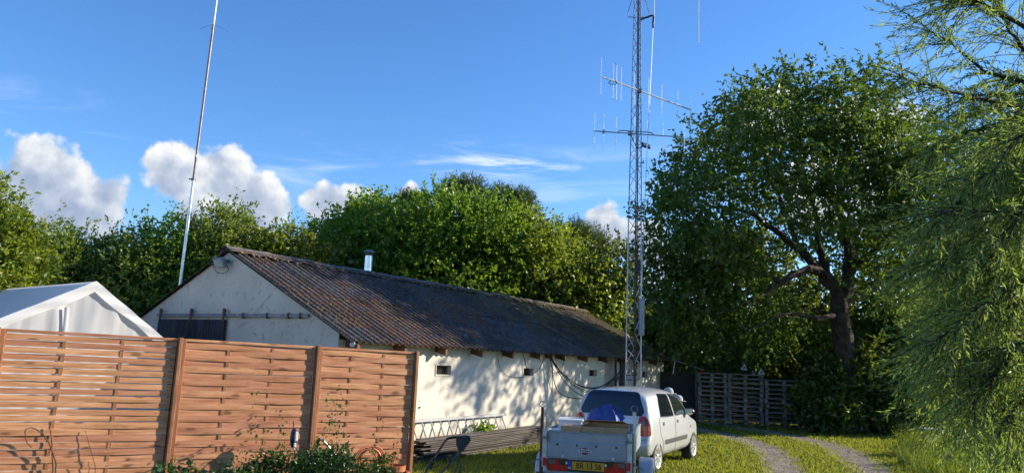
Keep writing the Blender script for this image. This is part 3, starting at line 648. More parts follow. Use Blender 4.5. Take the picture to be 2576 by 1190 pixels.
bpy.context.view_layer.update(); SHM = Matrix.Translation((-2.887, 13.15, 0)) @ Matrix.Rotation(R(58), 4, 'Z') @ Matrix.Rotation(R(.55), 4, 'Y')
# gable floodlight with motion sensor
t = on_shed('floodlight', 'grey floodlight with motion sensor under the gable peak', 'floodlight', (-.01, 3.05, 3.5))
q = Matrix.Rotation(R(-28), 3, 'Y')
m = MB(); m.box((-.17, .02, .02), (.06, .30, .20), q); hb = m.build('lamp_housing', 'steel_dull', t, bevel=.01)
m = MB(); m.box((-.205, .02, .002), (.012, .25, .155), q); m.build('lamp_glass', 'lampglass', hb)
m = MB(); m.tube([(0, .02, .07), (-.1, .02, .09), (-.15, .02, .04)], .014, 6); m.box((-.01, .02, .07), (.02, .16, .05)); m.build('bracket', 'steel_dull', t)
m = MB(); m.box((-.10, .28, .0), (.07, .08, .06)); m.lathe([(.02, 0), (.04, .02), (.045, .05), (.02, .075)], 12, (-.10, .40, -.02), 'z'); m.tube([(-.02, .25, .02), (-.10, .3, .02)], .012, 6); m.build('motion_sensor', 'black', t, True)
m = MB(); m.tube(catm([(-.10, .26, -.04), (-.10, .2, -.14), (-.08, .05, -.18), (-.05, -.1, -.12), (-.1, -.08, -.03)], 5), .006, 5); m.build('cord', 'cable', t)
# small spotlight under the near eave corner
t = on_shed('spotlight', 'small white spotlight under the eave at the near corner of the shed', 'spotlight', (.12, -.22, 2.10))
m = MB(); m.tube([(0, -.02, -.02), (-.10, -.08, -.055)], [.028, .045], 10); hb = m.build('lamp_head', 'white', t, True)
m = MB(); m.tube([(0, .02, .05), (0, -.02, -.02)], .012, 6); m.box((0, .02, .05), (.05, .05, .02)); m.build('mount', 'black', t)
# wooden post and WC signs
t = on_shed('timber_post', 'rough timber post beside the toilet door', 'post', (11.74, -.09, 0))
m = MB(); m.tube([(0, 0, -.05), (.01, 0, 1.0), (0, .005, 2.02)], [.10, .09, .085], 10); m.build('post_shaft', 'old_wood', t, True)
t = on_shed('toilet_sign', 'white WC sign with two figures beside the door', 'sign', (12.42, -.03, 1.80))
m = MB(); m.box((0, -.005, 0), (.96, .03, .40)); m.build('backing_board', 'rafter', t, bevel=.003)
m = MB(); m.box((-.06, -.027, .01), (.66, .012, .36)); m.build('sign_plate', 'signwhite', t, bevel=.002)
text('lettering', 'WC', .21, 'ink', t, (-.06, -.035, -.075), (R(90), 0, 0), sx=1.45, bold=.006)
for k, xx in enumerate((.02, .14)):
    m = MB(); m.prism(ring(xx, .145, .018, .018, 10), (0, 0, .002)); m.v = [(x, -.034-z, y) for x, y, z in m.v]
    if k == 0: m.add([(xx-.035, -.036, .05), (xx+.035, -.036, .05), (xx+.012, -.036, .122), (xx-.012, -.036, .122)], [(0, 1, 2, 3)])
    else: m.add([(xx-.024, -.036, .065), (xx+.024, -.036, .065), (xx+.024, -.036, .122), (xx-.024, -.036, .122)], [(0, 1, 2, 3)])
    m.box((xx-.009, -.036, .04), (.011, .003, .06)); m.box((xx+.009, -.036, .04), (.011, .003, .06)); m.build('pictogram', 'ink', t)
t = on_shed('arrow_sign', 'blue arrow sign with white middle under the WC sign', 'sign', (12.40, -.035, 1.545))
m = MB(); m.box((0, -.004, 0), (.92, .012, .175)); m.build('sign_plate', 'signblue', t)
m = MB(); m.box((.06, -.013, 0), (.56, .004, .10)); m.box((.40, -.013, 0), (.07, .004, .12)); m.add([(-.43, -.013, 0), (-.36, -.013, -.06), (-.36, -.013, .06)], [(0, 1, 2)]); m.build('arrow_mark', 'signwhite', t)
t = on_shed('drain_pipe', 'thin black pipe standing in front of the recessed door', 'pipe', (11.30, -.06, 0))
m = MB(); m.tube([(0, 0, 0), (0, 0, 2.06)], .035, 10); m.build('pipe', 'black', t, True); m = MB(); m.box((0, 0, 1.55), (.10, .08, .14)); m.build('junction_box', 'steel_dull', t, bevel=.01)

# ================================================================ ladder, boards and the plant by the wall
t = on_shed('ladder', 'grey aluminium ladder lying on its side against the cream wall', 'ladder', (1.6, -.03, .33))
for z, yy in ((.0, -.20), (.36, -.045)):
    m = MB(); m.box((1.85, yy, z), (3.75, .026, .06)); m.build('rail', 'steel', t, bevel=.004)
for k in range(13):
    m = MB(); x = .12+k*.285; m.tube([(x, -.20, .02), (x, -.045, .34)], .016, 7); m.build('rung', 'steel', t, True)
ORD = ['bottom', 'second', 'third', 'fourth', 'fifth', 'sixth', 'seventh', 'eighth', 'ninth', 'tenth', 'top']
bm_ = [MB().box((0, 0, 0), (l_, .145, .025)).mesh('board', 'old_wood', bevel=.003) for l_ in (4.45, 4.75, 4.3, 4.62)]
for k in range(11):
    for c_ in range(2):
        o = link('board', bm_[(k*3+c_) % 4]); p = SHM @ Vector((4.0+random.uniform(-.16, .16), -.40-c_*.16+random.uniform(-.028, .028), 0))
        p.z = .03+k*.0345; o.location = p; o.rotation_euler = (random.uniform(-.03, .03), random.uniform(-.0015, .0015), R(58)+random.uniform(-.007, .007))
        tag(o, f'grey weathered board, {ORD[k]} layer, {("wall", "lawn")[c_]} side of the low stack along the cream wall', 'board', 'grey boards stacked along the wall')
def herb(name, label, cat, p, lobes, n, m_, L, Wd, mat, stems=6, **kw):
    t = thing(name, label, cat, p); mb = MB()
    for _ in range(stems):
        l = random.choice(lobes); a = random.uniform(0, 6.28); e = Vector((l[0]+math.cos(a)*l[3]*.5, l[1]+math.sin(a)*l[3]*.5, l[2]+l[3]*random.uniform(0, .7)))
        limb(mb, [(e.x*.3, e.y*.3, 0), e*.5+Vector((0, 0, .04)), e], .012, .003, 5)
    mb.build('stem', 'stalk', t); crown('leaves', t, lobes, n, m_, L, Wd, mat, **kw); return t
p = SHM @ Vector((4.15, -.2, 0)); p.z = .0
herb('seedling', 'bright green leafy seedling growing behind the board stack', 'plant', p, [(0, 0, .40, .10), (.12, .1, .38, .08), (-.08, -.08, .34, .07)], 26, 5, .10, .065, 'hazel', 6, slen=.12, zmin=.2)

# ================================================================ timber fence in front
FR = P(1047, 885, 11.4); FL = P(0, 825, 8.45)
fdir = Vector((FR.x-FL.x, FR.y-FL.y, 0)); flen = fdir.length; fdir.normalize(); FROT = math.atan2(fdir.y, fdir.x); FSL = math.atan2(FL.z-FR.z, flen)
fn_ = Vector((fdir.y, -fdir.x, 0))          # towards the camera
def on_fence(x, y=600):                     # distance along the fence (from its right end) at bearing x
    d = fw+rt*((x-1288)/FPX)-up*((y-595)/FPX); dd = Vector((d.x, d.y)); a = Vector((FR.x, FR.y)); b = Vector((-fdir.x, -fdir.y))
    det = dd.x*(-b.y)+b.x*dd.y; return (dd.x*a.y-dd.y*a.x)/det if abs(det) > 1e-9 else 0
def fence_t(x):
    best = min((abs((1288+FPX*((FR-fdir*t-Vector((0, 0, CAM_H))).dot(rt))/((FR-fdir*t-Vector((0, 0, CAM_H))).dot(fw)))-x), t) for t in [i*.01 for i in range(700)]); return best[1]
T_ = [0.0, fence_t(799), fence_t(452), fence_t(-2), fence_t(-2)+1.8]
PITCHZ, ROWS = .0735, 25
TOPZ = FR.z
def fpos(t, off=0, z=None):
    q = FR-fdir*t+fn_*off; return Vector((q.x, q.y, (TOPZ+math.tan(FSL)*t) if z is None else z))
def slat_mesh(w, sgn, seed):
    m = MB(); N = 30
    def prof(u): return -sgn*.0085*math.sin(2*math.pi*u)+.0025*mnoise.noise((u*4, seed, 1))
    vs = []
    for i in range(N+1):
        u = i/N; y = prof(u); dz = .003*mnoise.noise((u*5, seed, 7))
        for (yy, zz) in ((-.0035, -.0355), (-.0052, 0), (-.0035, .0355), (.0045, .0355), (.0045, -.0355)): vs.append((u*w, y+yy, zz+dz))
    fs = [(i*5+j, (i+1)*5+j, (i+1)*5+(j+1) % 5, i*5+(j+1) % 5) for i in range(N) for j in range(5)]+[(4, 3, 2, 1, 0), tuple(N*5+j for j in range(5))]
    m.add(vs, fs); return m.mesh('slat', 'fence', False)
FLAB = ['narrow brown fence panel of woven slats at the right end by the shed wall', 'middle brown fence panel of woven slats with the hanging lantern before it', 'left brown fence panel of woven slats with gaps below the white tent', 'brown fence panel at the edge of view']
for pi in range(3):
    a, b = T_[pi+1], T_[pi]; w = a-b-.06
    base = fpos(a-.03, 0); t = thing('woven_fence', FLAB[pi], 'fence panel', base, (0, FSL, FROT), 'woven timber fence panels')
    var = [slat_mesh(w, s_, k) for s_ in (1, -1) for k in (1.3, 4.7)]
    for r_ in range(ROWS):
        o = link('slat', var[(r_ % 2)*2+(r_//2) % 2], t)
        o.location = (0, random.uniform(-.002, .002), -.075-r_*PITCHZ+random.uniform(-.004, .004)); o.rotation_euler = (random.uniform(-.03, .03)-.02, random.uniform(-.0035, .0025), 0)
        if pi < 2: o.scale = (1, 1, 1.07)
        if pi == 2 and r_ < 13: o.scale = (1, 1, .90-.015*(r_ % 3)); o.rotation_euler[1] += .0022*(1 if r_ % 2 else -1)
    for k in (1, 2):
        m = MB(); m.box((w*k/3, 0, -.06-ROWS*PITCHZ/2), (.042, .009, ROWS*PITCHZ)); m.build('batten', 'fence_post', t, bevel=.003)
    for x in (.018, w-.018):
        m = MB(); m.box((x, .026, -.05-ROWS*PITCHZ/2), (.036, .03, ROWS*PITCHZ+.05)); m.build('side_rail', 'fence_post', t, bevel=.003)
    m = MB(); m.box((w/2, -.004, -.018), (w+.01, .036, .034)); m.build('top_rail', 'fence', t, bevel=.004)
for i, (tt, lb) in enumerate(((-.0, 'timber fence post at the free right end of the fence'), (T_[1], 'timber fence post between the narrow and the middle panel'), (T_[2], 'timber fence post between the middle and the left panel'), (T_[3]+.02, 'timber fence post at the far left picture edge'))):
    p = fpos(tt); t = thing('fence_post', lb, 'fence post', (p.x, p.y, 0), (0, R(.8), FROT), 'fence posts')
    m = MB(); m.box((-.022, -.012, p.z/2), (.045, .09, p.z+.02)); m.build('post_shaft', 'fence_post', t, bevel=.005)
    if i: m = MB(); m.box((.024, .004, p.z/2), (.044, .07, p.z-.01)); m.build('post_facing', 'fence_post', t, bevel=.005)

# dry stalks, lantern, bent tube, hose, pots, shrub along the fence foot
def stalk(lb, pts, r=.008):
    p0 = Vector(pts[0]); t = thing('dry_stalk', lb, 'stalk', (p0.x, p0.y, 0), group='dry stalks by the fence')
    m = MB(); limb(m, [Vector(p)-Vector((p0.x, p0.y, 0)) for p in pts], r*.8, r*.45, 6, .05); m.build('stem', 'stalk', t)
fz = lambda x, y, off: P(x, y, 0.0001) if 0 else fence_pt(x, y, off)
def fence_pt(x, y, off):                     # point a given distance in front of the fence plane
    d = fw+rt*((x-1288)/FPX)-up*((y-595)/FPX); o_ = Vector((0, 0, CAM_H)); p0 = FR+fn_*off
    k = (p0-o_).dot(fn_)/d.dot(fn_); return o_+d*k
g0 = lambda p: Vector((p.x, p.y, 0))
b_ = fence_pt(140, 1192, .10)
stalk('dry brown stalk bent over in a hook', [g0(b_), b_, fence_pt(137, 1150, .1), fence_pt(118, 1105, .12), fence_pt(98, 1083, .14), fence_pt(78, 1076, .16), fence_pt(64, 1082, .18), fence_pt(66, 1108, .19), fence_pt(80, 1125, .19)], .011)
b_ = fence_pt(132, 1192, .06)
stalk('tall grey dry stalk in front of the left panel', [g0(b_), b_, fence_pt(131, 1140, .06), fence_pt(131, 1110, .05), fence_pt(125, 1072, .04)], .012)
b_ = fence_pt(240, 1192, .06)
stalk('thin leaning dry stalk against the left panel', [g0(b_), b_, fence_pt(232, 1145, .05), fence_pt(214, 1082, .03)], .006)
b_ = fence_pt(82, 1192, .10)
stalk('short pale broken stalk at the left bottom', [g0(b_), b_, fence_pt(84, 1170, .10)], .010)
b_ = fence_pt(223, 1192, .08)
stalk('short red brown stalk at the foot of the left panel', [g0(b_), b_, fence_pt(223, 1160, .08)], .007)
b_ = fence_pt(742, 1192, .30)
t = thing('garden_lantern', 'small blue and white glass ornament on a stake before the middle panel', 'ornament', g0(b_))
q = lambda x, y: fence_pt(x, y, .30)-g0(b_)
m = MB(); m.tube([(0, 0, 0), b_-g0(b_), q(741, 1120), q(738, 1058)], .007, 6); m.build('stake', 'stalk', t)
cz = q(739, 1103); m = MB(); m.lathe([(.01, .13), (.03, .12), (.045, .07), (.05, 0), (.042, -.07), (.02, -.11)], 8, cz); lb_ = m.build('glass_body', 'navy', t)
m = MB(); m.box(cz+Vector((.04, -.035, .03)), (.035, .03, .12), Matrix.Rotation(.6, 3, 'Z')); m.box(cz+Vector((.03, -.04, -.09)), (.03, .025, .09), Matrix.Rotation(.6, 3, 'Z')); m.build('white_fin', 'white', lb_, bevel=.006)
b_ = fence_pt(790, 1192, .34)
t = thing('bent_tube', 'bent bare metal tube handle leaning in the shrub, its shadow on the fence built as a dark tube', 'tube', g0(b_))
q = lambda x, y, o_=.34: fence_pt(x, y, o_)-g0(b_)
m = MB(); m.tube(catm([q(873, 1182, .5), q(845, 1145, .46), q(815, 1110, .42), q(806, 1103, .40)], 5), .017, 9); m.build('silver_tube', 'alu', t, True)
m = MB(); m.tube(catm([q(806, 1103, .40), q(800, 1108, .38), q(796, 1125, .36), q(788, 1160, .30), q(780, 1200, .26)], 5), .022, 9); m.build('tube_shadow', 'rusty', t, True)  # dark tube built in place of the silver tube's shadow on the fence
p = fence_pt(925, 1150, .22); t = thing('garden_hose', 'orange garden hose in loose coils on the fence foot', 'hose', g0(p))
m = MB(); pts = []
zc = p.z
for i in range(150):
    an = i/150*2*math.pi*5.3; rr = .17-.035*math.sin(an*.37); pts.append(Vector((0, 0, zc-.05))+fdir*(rr*math.cos(an)+.05*math.sin(an*.21))+Vector((0, 0, 1))*(rr*1.05*math.sin(an)+.02*math.cos(an*.6))+fn_*(.02*math.sin(an*.43)+.0004*i))
m.tube(pts, .013, 7); m.build('coil', 'hose', t, True)
m = MB(); m.tube(catm([Vector((0, 0, zc-.2))+fdir*.05, Vector((0, 0, zc-.02))+fdir*.17+fn_*.03, Vector((0, 0, zc+.04))+fdir*.32+fn_*.03, Vector((0, 0, zc+.0))+fdir*.40+fn_*.02, Vector((0, 0, zc-.12))+fdir*.37, Vector((0, 0, zc-.3))+fdir*.3], 6), .013, 7); m.build('loose_loop', 'hose', t, True)
p = fence_pt(990, 1168, .26); t = thing('flower_pot', 'terracotta flower pot beside the hose at the fence end', 'pot', (p.x, p.y, p.z-.34))
m = MB(); m.lathe([(.10, 0), (.145, .26), (.165, .26), (.17, .33), (.155, .335), (.145, .28), (.10, .06)], 28); m.build('pot_body', 'terracotta', t, True)
m = MB(); m.lathe([(.0, .275), (.144, .275), (.144, .26), (0, .26)], 20); m.build('soil', 'dirt', t)
p = fence_pt(985, 1192, .36); t = thing('planter_bowl', 'dark blue glazed bowl with pale rim below the terracotta pot', 'bowl', (p.x, p.y, 0)); hz = max(.12, p.z+.02)
m = MB(); m.lathe([(.15, 0), (.22, hz*.6), (.235, hz), (.21, hz), (.19, hz*.6), (.12, .04)], 28); bw = m.build('bowl_body', 'navy', t, True)
m = MB(); m.lathe([(.236, hz-.004), (.244, hz+.006), (.236, hz+.016), (.212, hz+.014), (.205, hz+.002)], 28, closed=True); m.build('rim', 'terracotta', bw, True)
def fl(x, y, off, r): p = fence_pt(x, y, off); return (p.x, p.y, p.z, r)
lo = [fl(640, 1215, .45, .22), fl(720, 1195, .5, .20), fl(770, 1180, .55, .17), fl(810, 1160, .55, .13), fl(822, 1190, .6, .22), fl(850, 1165, .6, .14), fl(880, 1195, .6, .20), fl(930, 1205, .55, .16), fl(690, 1165, .45, .09), fl(560, 1230, .5, .2), fl(965, 1180, .42, .07)]
bs = Vector((lo[4][0], lo[4][1], 0)); t = thing('garden_shrub', 'dense green small leaved shrub growing before the fence', 'shrub', bs)
ll = [(l[0]-bs.x, l[1]-bs.y, l[2], l[3]) for l in lo]; m = MB()
for l in ll:
    for _ in range(3):
        e = Vector(l[:3])+Vector((random.gauss(0, .06), random.gauss(0, .06), random.uniform(0, .12))); limb(m, [(e.x*.8, e.y*.8, 0), Vector((e.x*.9, e.y*.9, e.z*.5)), e], .008, .003, 5)
m.build('stem', 'stalk', t); crown('leaves', t, ll, 900, 7, .05, .026, 'herb', slen=.13, up=.5, drop=.05, shell=.6, shoots=14, zmin=.02)
for k, (x, y, lb_) in enumerate(((690, 1180, 'slender leafy sprout beside the ornament stake'), (970, 1165, 'slender leafy sprout between hose and terracotta pot'), (655, 1180, 'low leafy sprout at the left end of the shrub'))):
    p = fence_pt(x, y, .40); herb('sprout', lb_, 'plant', g0(p), [(0, 0, p.z, .08), (.02, 0, p.z+.09, .05), (0, 0, p.z-.1, .1)], 26, 6, .05, .028, 'herb', 3, slen=.1, up=.7)
p = fence_pt(440, 1190, .4); herb('sprout', 'broad leaved sprout before the post between middle and left panel', 'plant', g0(p), [(-.12, -.05, p.z-.02, .07), (0, 0, p.z-.04, .09), (.22, .12, p.z-.04, .08)], 18, 5, .085, .055, 'herb', 3, slen=.09, up=.5)

# ================================================================ white party tent behind the fence
A = P(241, 708, 12.2); th = R(50); tdx, tdy = Vector((math.cos(th), math.sin(th), 0)), Vector((-math.sin(th), math.cos(th), 0))
t = thing('party_tent', 'white party tent with peaked roof behind the fence', 'tent', (A.x, A.y, 0), (0, 0, th))
wr, wl, LT = 1.33, 1.82, 6.2; za = A.z; ze_r, ze_l = 1.93, 1.93
def sag(u, v): return -.05*math.sin(math.pi*u)*(.5+.5*abs(math.sin(v*math.pi*3)))
m = MB(); m.grid(lambda a, b: (a*wr, b*LT, za+(ze_r-za)*a+sag(a, b)), 14, 24); m.grid(lambda a, b: (-a*wl, b*LT, za+(ze_l-za)*a+sag(a, b)), 14, 24)
rf = m.build('roof_sheet', 'tent', t, True)
bm = bmesh.new(); bm.from_mesh(rf.data); bmesh.ops.remove_doubles(bm, verts=bm.verts, dist=.002); bm.to_mesh(rf.data); bm.free()
# folded gable valance and gable sheet
def val(a, b, s_, w_, ze): return (s_*a*w_, -.025-.012*math.sin(a*19+b*5), za+(ze-za)*a+.006-b*(.17+.02*math.sin(a*9)))
m = MB(); m.grid(lambda a, b: val(a, b, 1, wr*1.0, ze_r), 24, 4); m.build('gable_valance', 'tent', t, True)
m = MB(); m.grid(lambda a, b: val(a, b, -1, wl*1.0, ze_l), 24, 4); m.build('gable_valance', 'tent', t, True)
def gs(a, b):
    x = -wl+a*(wl+wr); zt = za+(ze_l-za)*(-x/wl) if x < 0 else za+(ze_r-za)*(x/wr); zt -= .05
    return (x, .03+.06*mnoise.noise((x*2.4, b*1.2, 2))+.035*mnoise.noise((x*7, b*2.2, 4))+.02*mnoise.noise((x*3+b*8, b*6-x*5, 7)), b*zt)
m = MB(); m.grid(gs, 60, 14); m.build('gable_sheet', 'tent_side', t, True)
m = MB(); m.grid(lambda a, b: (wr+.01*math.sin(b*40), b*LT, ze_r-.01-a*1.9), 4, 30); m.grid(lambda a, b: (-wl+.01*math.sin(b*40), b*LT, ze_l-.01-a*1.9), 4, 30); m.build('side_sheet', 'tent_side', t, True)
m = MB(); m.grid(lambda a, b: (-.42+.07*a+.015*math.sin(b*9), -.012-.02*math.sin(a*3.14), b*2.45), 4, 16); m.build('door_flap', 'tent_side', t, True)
for x, z in ((wr-.03, ze_r), (-wl+.03, ze_l)):
    m = MB(); m.tube([(x, .06, 0), (x, .06, z-.03)], .02, 8); m.build('tent_pole', 'steel', t)

# ================================================================ lattice mast with antennas
TW = (3.27, 20.0); t = thing('lattice_mast', 'tall three legged galvanised lattice mast standing before the shed wall', 'mast', (TW[0], TW[1], 0))
def tower_w(z): return .235-.0062*z if z < 5.75 else .195-.0158*(z-5.75)     # leg circle radius
ang = [R(a_) for a_ in (200, 268, 332)]
ang = [R(190), R(310), R(262)]
def legp(k, z): r_ = tower_w(z); return Vector((r_*math.cos(ang[k])*1.02, r_*math.sin(ang[k])*.75+.1, z))
ZT = 13.0
for k in range(3):
    for z0, z1 in ((0, 5.75), (5.76, ZT)):
        m = MB(); m.tube([legp(k, z0), legp(k, z1)], .018 if z0 == 0 else .013, 8); m.build('leg', ('steel', 'steel', 'rusty')[k] if z0 == 0 else ('steel_dull', 'steel_dull', 'rusty')[k], t, True)
    for z in (5.70, 5.80):
        m = MB(); m.lathe([(.05, z-.02), (.05, z+.02)], 10, (legp(k, z).x, legp(k, z).y, 0)); m.build('flange', 'rusty', t)
z = .15; flip = 0
while z < ZT-.3:
    st = .42 if z < 5.5 else .30
    for k in range(3):
        a_, b_ = (k, (k+1) % 3) if flip else ((k+1) % 3, k)
        m = MB(); m.tube([legp(a_, z), legp(b_, min(z+st, ZT))], .0095 if z < 5.7 else .0075, 5, False); m.build('brace', 'steel' if z < 5.7 else 'steel_dull', t)
    z += st; flip = 1-flip
m = MB(); m.tube([(.0, -.04, .3), (.015, -.03, 5.7), (.02, .04, ZT)], .017, 7); m.build('feeder_cable', 'rusty', t, True)
m = MB(); m.tube([legp(1, .4)+Vector((.04, -.03, 0)), legp(1, 3.4)+Vector((.05, -.03, 0))], .045, 8); 
gb = MB(); gb.box(legp(1, 3.05)+Vector((.01, .02, 0)), (.14, .12, .95)); gb.build('winch_box', 'zinc', t, bevel=.02)
mbx = MB(); mbx.box((.03, -.05, 4.35), (.13, .12, .36)); mbx.build('junction_box', 'black', t, bevel=.015)
def tz(zz): return Vector((TW[0], TW[1], zz))
def plane_z(x, y, zz):
    d = fw+rt*((x-1288)/FPX)-up*((y-595)/FPX); return Vector((0, 0, CAM_H))+d*((zz-CAM_H)/d.z)
def yagi(label, pa, pb, zz, xs, hl, bmat, rad, folded=None):
    a_, b_ = plane_z(*pa, zz), plane_z(*pb, zz)
    # keep the boom passing just in front of the mast
    mid = a_.lerp(b_, .42); t = thing('yagi_antenna', label, 'antenna', tz(zz), group='yagi antennas on the mast'); o_ = tz(zz)
    m = MB(); m.tube([a_-o_, b_-o_], rad, 8); m.build('boom', bmat, t, True)
    ln = (b_.xy-a_.xy).length
    for i, f_ in enumerate(xs):
        c = a_.lerp(b_, f_)-o_; h = hl*(1-.03*i)
        if i == folded:
            m = MB(); e = (b_-a_).normalized()*.06; m.tube([c-e+Vector((0, 0, -h)), c-e+Vector((0, 0, h)), c+e+Vector((0, 0, h)), c+e+Vector((0, 0, -h)), c-e+Vector((0, 0, -h))], .011, 6); m.build('folded_dipole', 'alu', t)
        else:
            m = MB(); m.tube([c+Vector((0, 0, -h)), c+Vector((0, 0, h))], .011, 6); m.build('element', 'alu', t)
    m = MB(); q_ = a_.lerp(b_, .40)-o_; m.box(q_, (.10, .10, .09)); m.tube([q_, Vector((0, 0, q_.z))], .016, 6); m.build('clamp', 'steel_dull', t)
    return t, a_-o_, b_-o_
t1, a_, b_ = yagi('longer upper yagi antenna with bright sloping boom', (1512, 193), (1738, 277), 8.75, [0, .14, .205, .34, .50, .65, .84, .995], .47, 'alu', .020, 1)
m = MB(); c_ = a_.lerp(b_, .12); m.tube([c_+Vector((.10*math.cos(i*.5), .02, -.04+.05*math.sin(i*.5))) for i in range(26)], .009, 5); m.build('feed_loop', 'cable', t1)
t2, a_, b_ = yagi('lower yagi antenna with grey level boom beside the mast lamp', (1493, 330), (1722, 346), 7.55, [.01, .11, .245, .445, .585, .76, .995], .46, 'steel_dull', .014)
m = MB(); c_ = a_.lerp(b_, .11); m.box(c_, (.05, .05, .09)); m.tube(catm([a_.lerp(b_, .26), a_.lerp(b_, .30)+Vector((0, 0, .06)), a_.lerp(b_, .45)+Vector((0, 0, .06)), a_.lerp(b_, .62)+Vector((0, 0, .06)), a_.lerp(b_, .66)], 5), .013, 6); m.build('support_arm', 'steel_dull', t2)
t = thing('mast_floodlight', 'small floodlight clamped on the mast above the lower yagi', 'floodlight', tz(7.55)); q = Matrix.Rotation(R(-35), 3, 'X') @ Matrix.Rotation(R(20), 3, 'Z')
m = MB(); m.box((.20, -.22, .02), (.24, .05, .16), q); hb = m.build('lamp_housing', 'black', t, bevel=.01); m = MB(); m.box(Vector((.20, -.22, .02))+q @ Vector((0, -.028, 0)), (.19, .008, .115), q); m.build('lamp_glass', 'lampglass', hb)
m = MB(); m.tube([(.06, -.05, .0), (.20, -.19, .06)], .016, 6); m.build('arm', 'black', t)
# whips at the top on brackets
pt = P(1643, 62, 20.3); zb = pt.z
t = thing('whip_antenna', 'white whip antenna on a bent bracket near the mast top', 'antenna', tz(zb)); o_ = tz(zb)
m = MB(); m.tube(catm([Vector((.05, 0, -.02)), Vector((.25, -.02, .06)), Vector((.40, -.02, .10)), pt-o_+Vector((0, 0, .08)), pt-o_+Vector((0, 0, -.1))], 5), .028, 8); m.build('bracket', 'black', t, True)
m = MB(); m.tube([pt-o_+Vector((.02, 0, -.06)), pt-o_+Vector((.03, 0, 2.2))], .018, 8); m.build('whip', 'whip', t, True)
m = MB()
for s_ in (-1, 1): m.tube([Vector((s_*.06, -.02, 1.0-.0)), Vector((s_*.30, -.02, .15)), Vector((s_*.28, -.02, .04)), Vector((s_*.06, -.02, .04))], .012, 6)
m.build('triangle_stay', 'steel_dull', t)
pe = P(1757, 110, 20.3); zt_ = 12.6
t = thing('dipole_whip', 'white rod antenna hanging free in the sky beside the mast', 'antenna', tz(zt_)); o_ = tz(zt_)
m = MB(); m.tube([pe-o_, Vector(((pe-o_).x+.01, (pe-o_).y, 1.2))], .016, 8); m.build('rod', 'whip', t, True)
m = MB(); m.tube([Vector((0, 0, 0)), Vector(((pe-o_).x, (pe-o_).y, 0))], .02, 8); m.build('side_arm', 'steel', t, True)
t = thing('mast_cable', 'thin slack cable running down beside the mast', 'cable', tz(0))
m = MB(); m.tube(catm([pt-tz(0)+Vector((0, 0, -.1)), P(1637, 200, 20.3)-tz(0), P(1626, 420, 20.3)-tz(0), P(1617, 640, 20.3)-tz(0), P(1612, 790, 20.3)-tz(0)], 5), .008, 5); m.build('strand', 'steel', t)
# cables slung from wall bracket to mast
br = SHM @ Vector((7.2, -.12, 2.03)); t = thing('cable_bundle', 'bundle of black cables sagging from wall bracket to mast', 'cables', br)
m = MB(); m.box((0, 0, .03), (.14, .14, .05)); m.tube([(0, 0, .05), (0, 0, -.06)], .03, 6); m.box(Vector((-.848, .53, 0))*.07, (.06, .16, .08), Matrix.Rotation(R(58), 3, 'Z')); m.build('wall_bracket', 'rusty', t)

for k in range(7):
    e = Vector((TW[0]-.15-.03*k, TW[1]+.1, 1.95-.07*k))-br; low = [.93, .90, .84, .98, .72, .66, .80][k]
    lo = Vector((e.x*.45, e.y*.45, (.0+e.z)*.45-low)); m = MB(); pts = []
    for i in range(25):
        f_ = i/24; p = e*f_; p.z -= low*4*f_*(1-f_)*(.86 if k % 2 else .8); p.x += .03*math.sin(k+f_*3); pts.append(p)
    m.tube(pts, .0095, 6); m.build('cable', 'cable', t)
m = MB(); m.tube(catm([(0, 0, -.05), Vector((.30, .42, -.9)), P(1500, 1010, 19.6)-br, P(1560, 1060, 20.2)-br], 6), .011, 6); m.build('cable', 'cable', t)
for sg, lb_ in ((-1, 'thin black wire looping from bracket to the eave towards the near end'), (1, 'thin black wire looping from bracket to the eave towards the far end')):
    t = thing('loop_wire', lb_, 'wire', br); m = MB()
    if sg < 0: pl = [(6.95, -.10, 2.0), (6.85, -.04, 1.75), (6.6, -.04, 1.63), (6.3, -.04, 1.7), (6.12, -.04, 1.9), (6.0, -.05, 2.12)]
    else: pl = [(7.25, -.10, 1.95), (7.5, -.06, 1.72), (7.75, -.05, 1.66), (8.0, -.05, 1.75), (8.1, -.06, 2.1)]
    m.tube(catm([SHM @ Vector(p)-br for p in pl], 5), .008, 5); m.build('wire', 'cable', t)
t = thing('wall_wire', 'thin wire curving down the wall beside the second vent', 'wire', SHM @ Vector((5.0, 0, 2)))
m = MB(); o_ = SHM @ Vector((5.0, 0, 2)); m.tube(catm([SHM @ Vector(p)-o_ for p in [(4.95, -.03, 2.02), (5.05, -.03, 1.75), (5.4, -.03, 1.56), (5.8, -.03, 1.52), (6.1, -.03, 1.52)]], 5), .006, 5); m.build('wire', 'cable', t)

# ================================================================ leaning aerial pole behind the gable
pb = P(440, 800, 18.2); pt0 = P(545, -40, 18.2); dirp = (pt0-P(452, 718, 18.2)).normalized(); k_ = pb.z/dirp.z; foot = P(452, 718, 18.2)-dirp*(P(452, 718, 18.2).z/dirp.z)
t = thing('aerial_pole', 'tall leaning telescopic aerial pole rising behind the gable', 'pole', foot)
at = lambda y_: (P(452+(718-y_)*93/718, y_, 18.2)-foot)
m = MB(); m.tube([(0, 0, 0), at(450)], .036, 10); m.build('lower_tube', 'alu', t, True)
m = MB(); m.tube([at(455), at(62)], .029, 10); m.build('middle_tube', 'pole_brown', t, True)
m = MB(); m.tube([at(64), at(-60)], .026, 10); m.build('whip', 'whip', t, True)
m = MB(); m.tube([at(452)-dirp*.03, at(452)+dirp*.03], .055, 10); m.box(at(451)+Vector((-.06, 0, 0)), (.10, .03, .03)); m.build('clamp', 'steel_dull', t)
m = MB(); m.tube([at(393)-dirp*.03, at(393)+dirp*.03], .038, 10); m.build('joint_ring', 'alu', t)
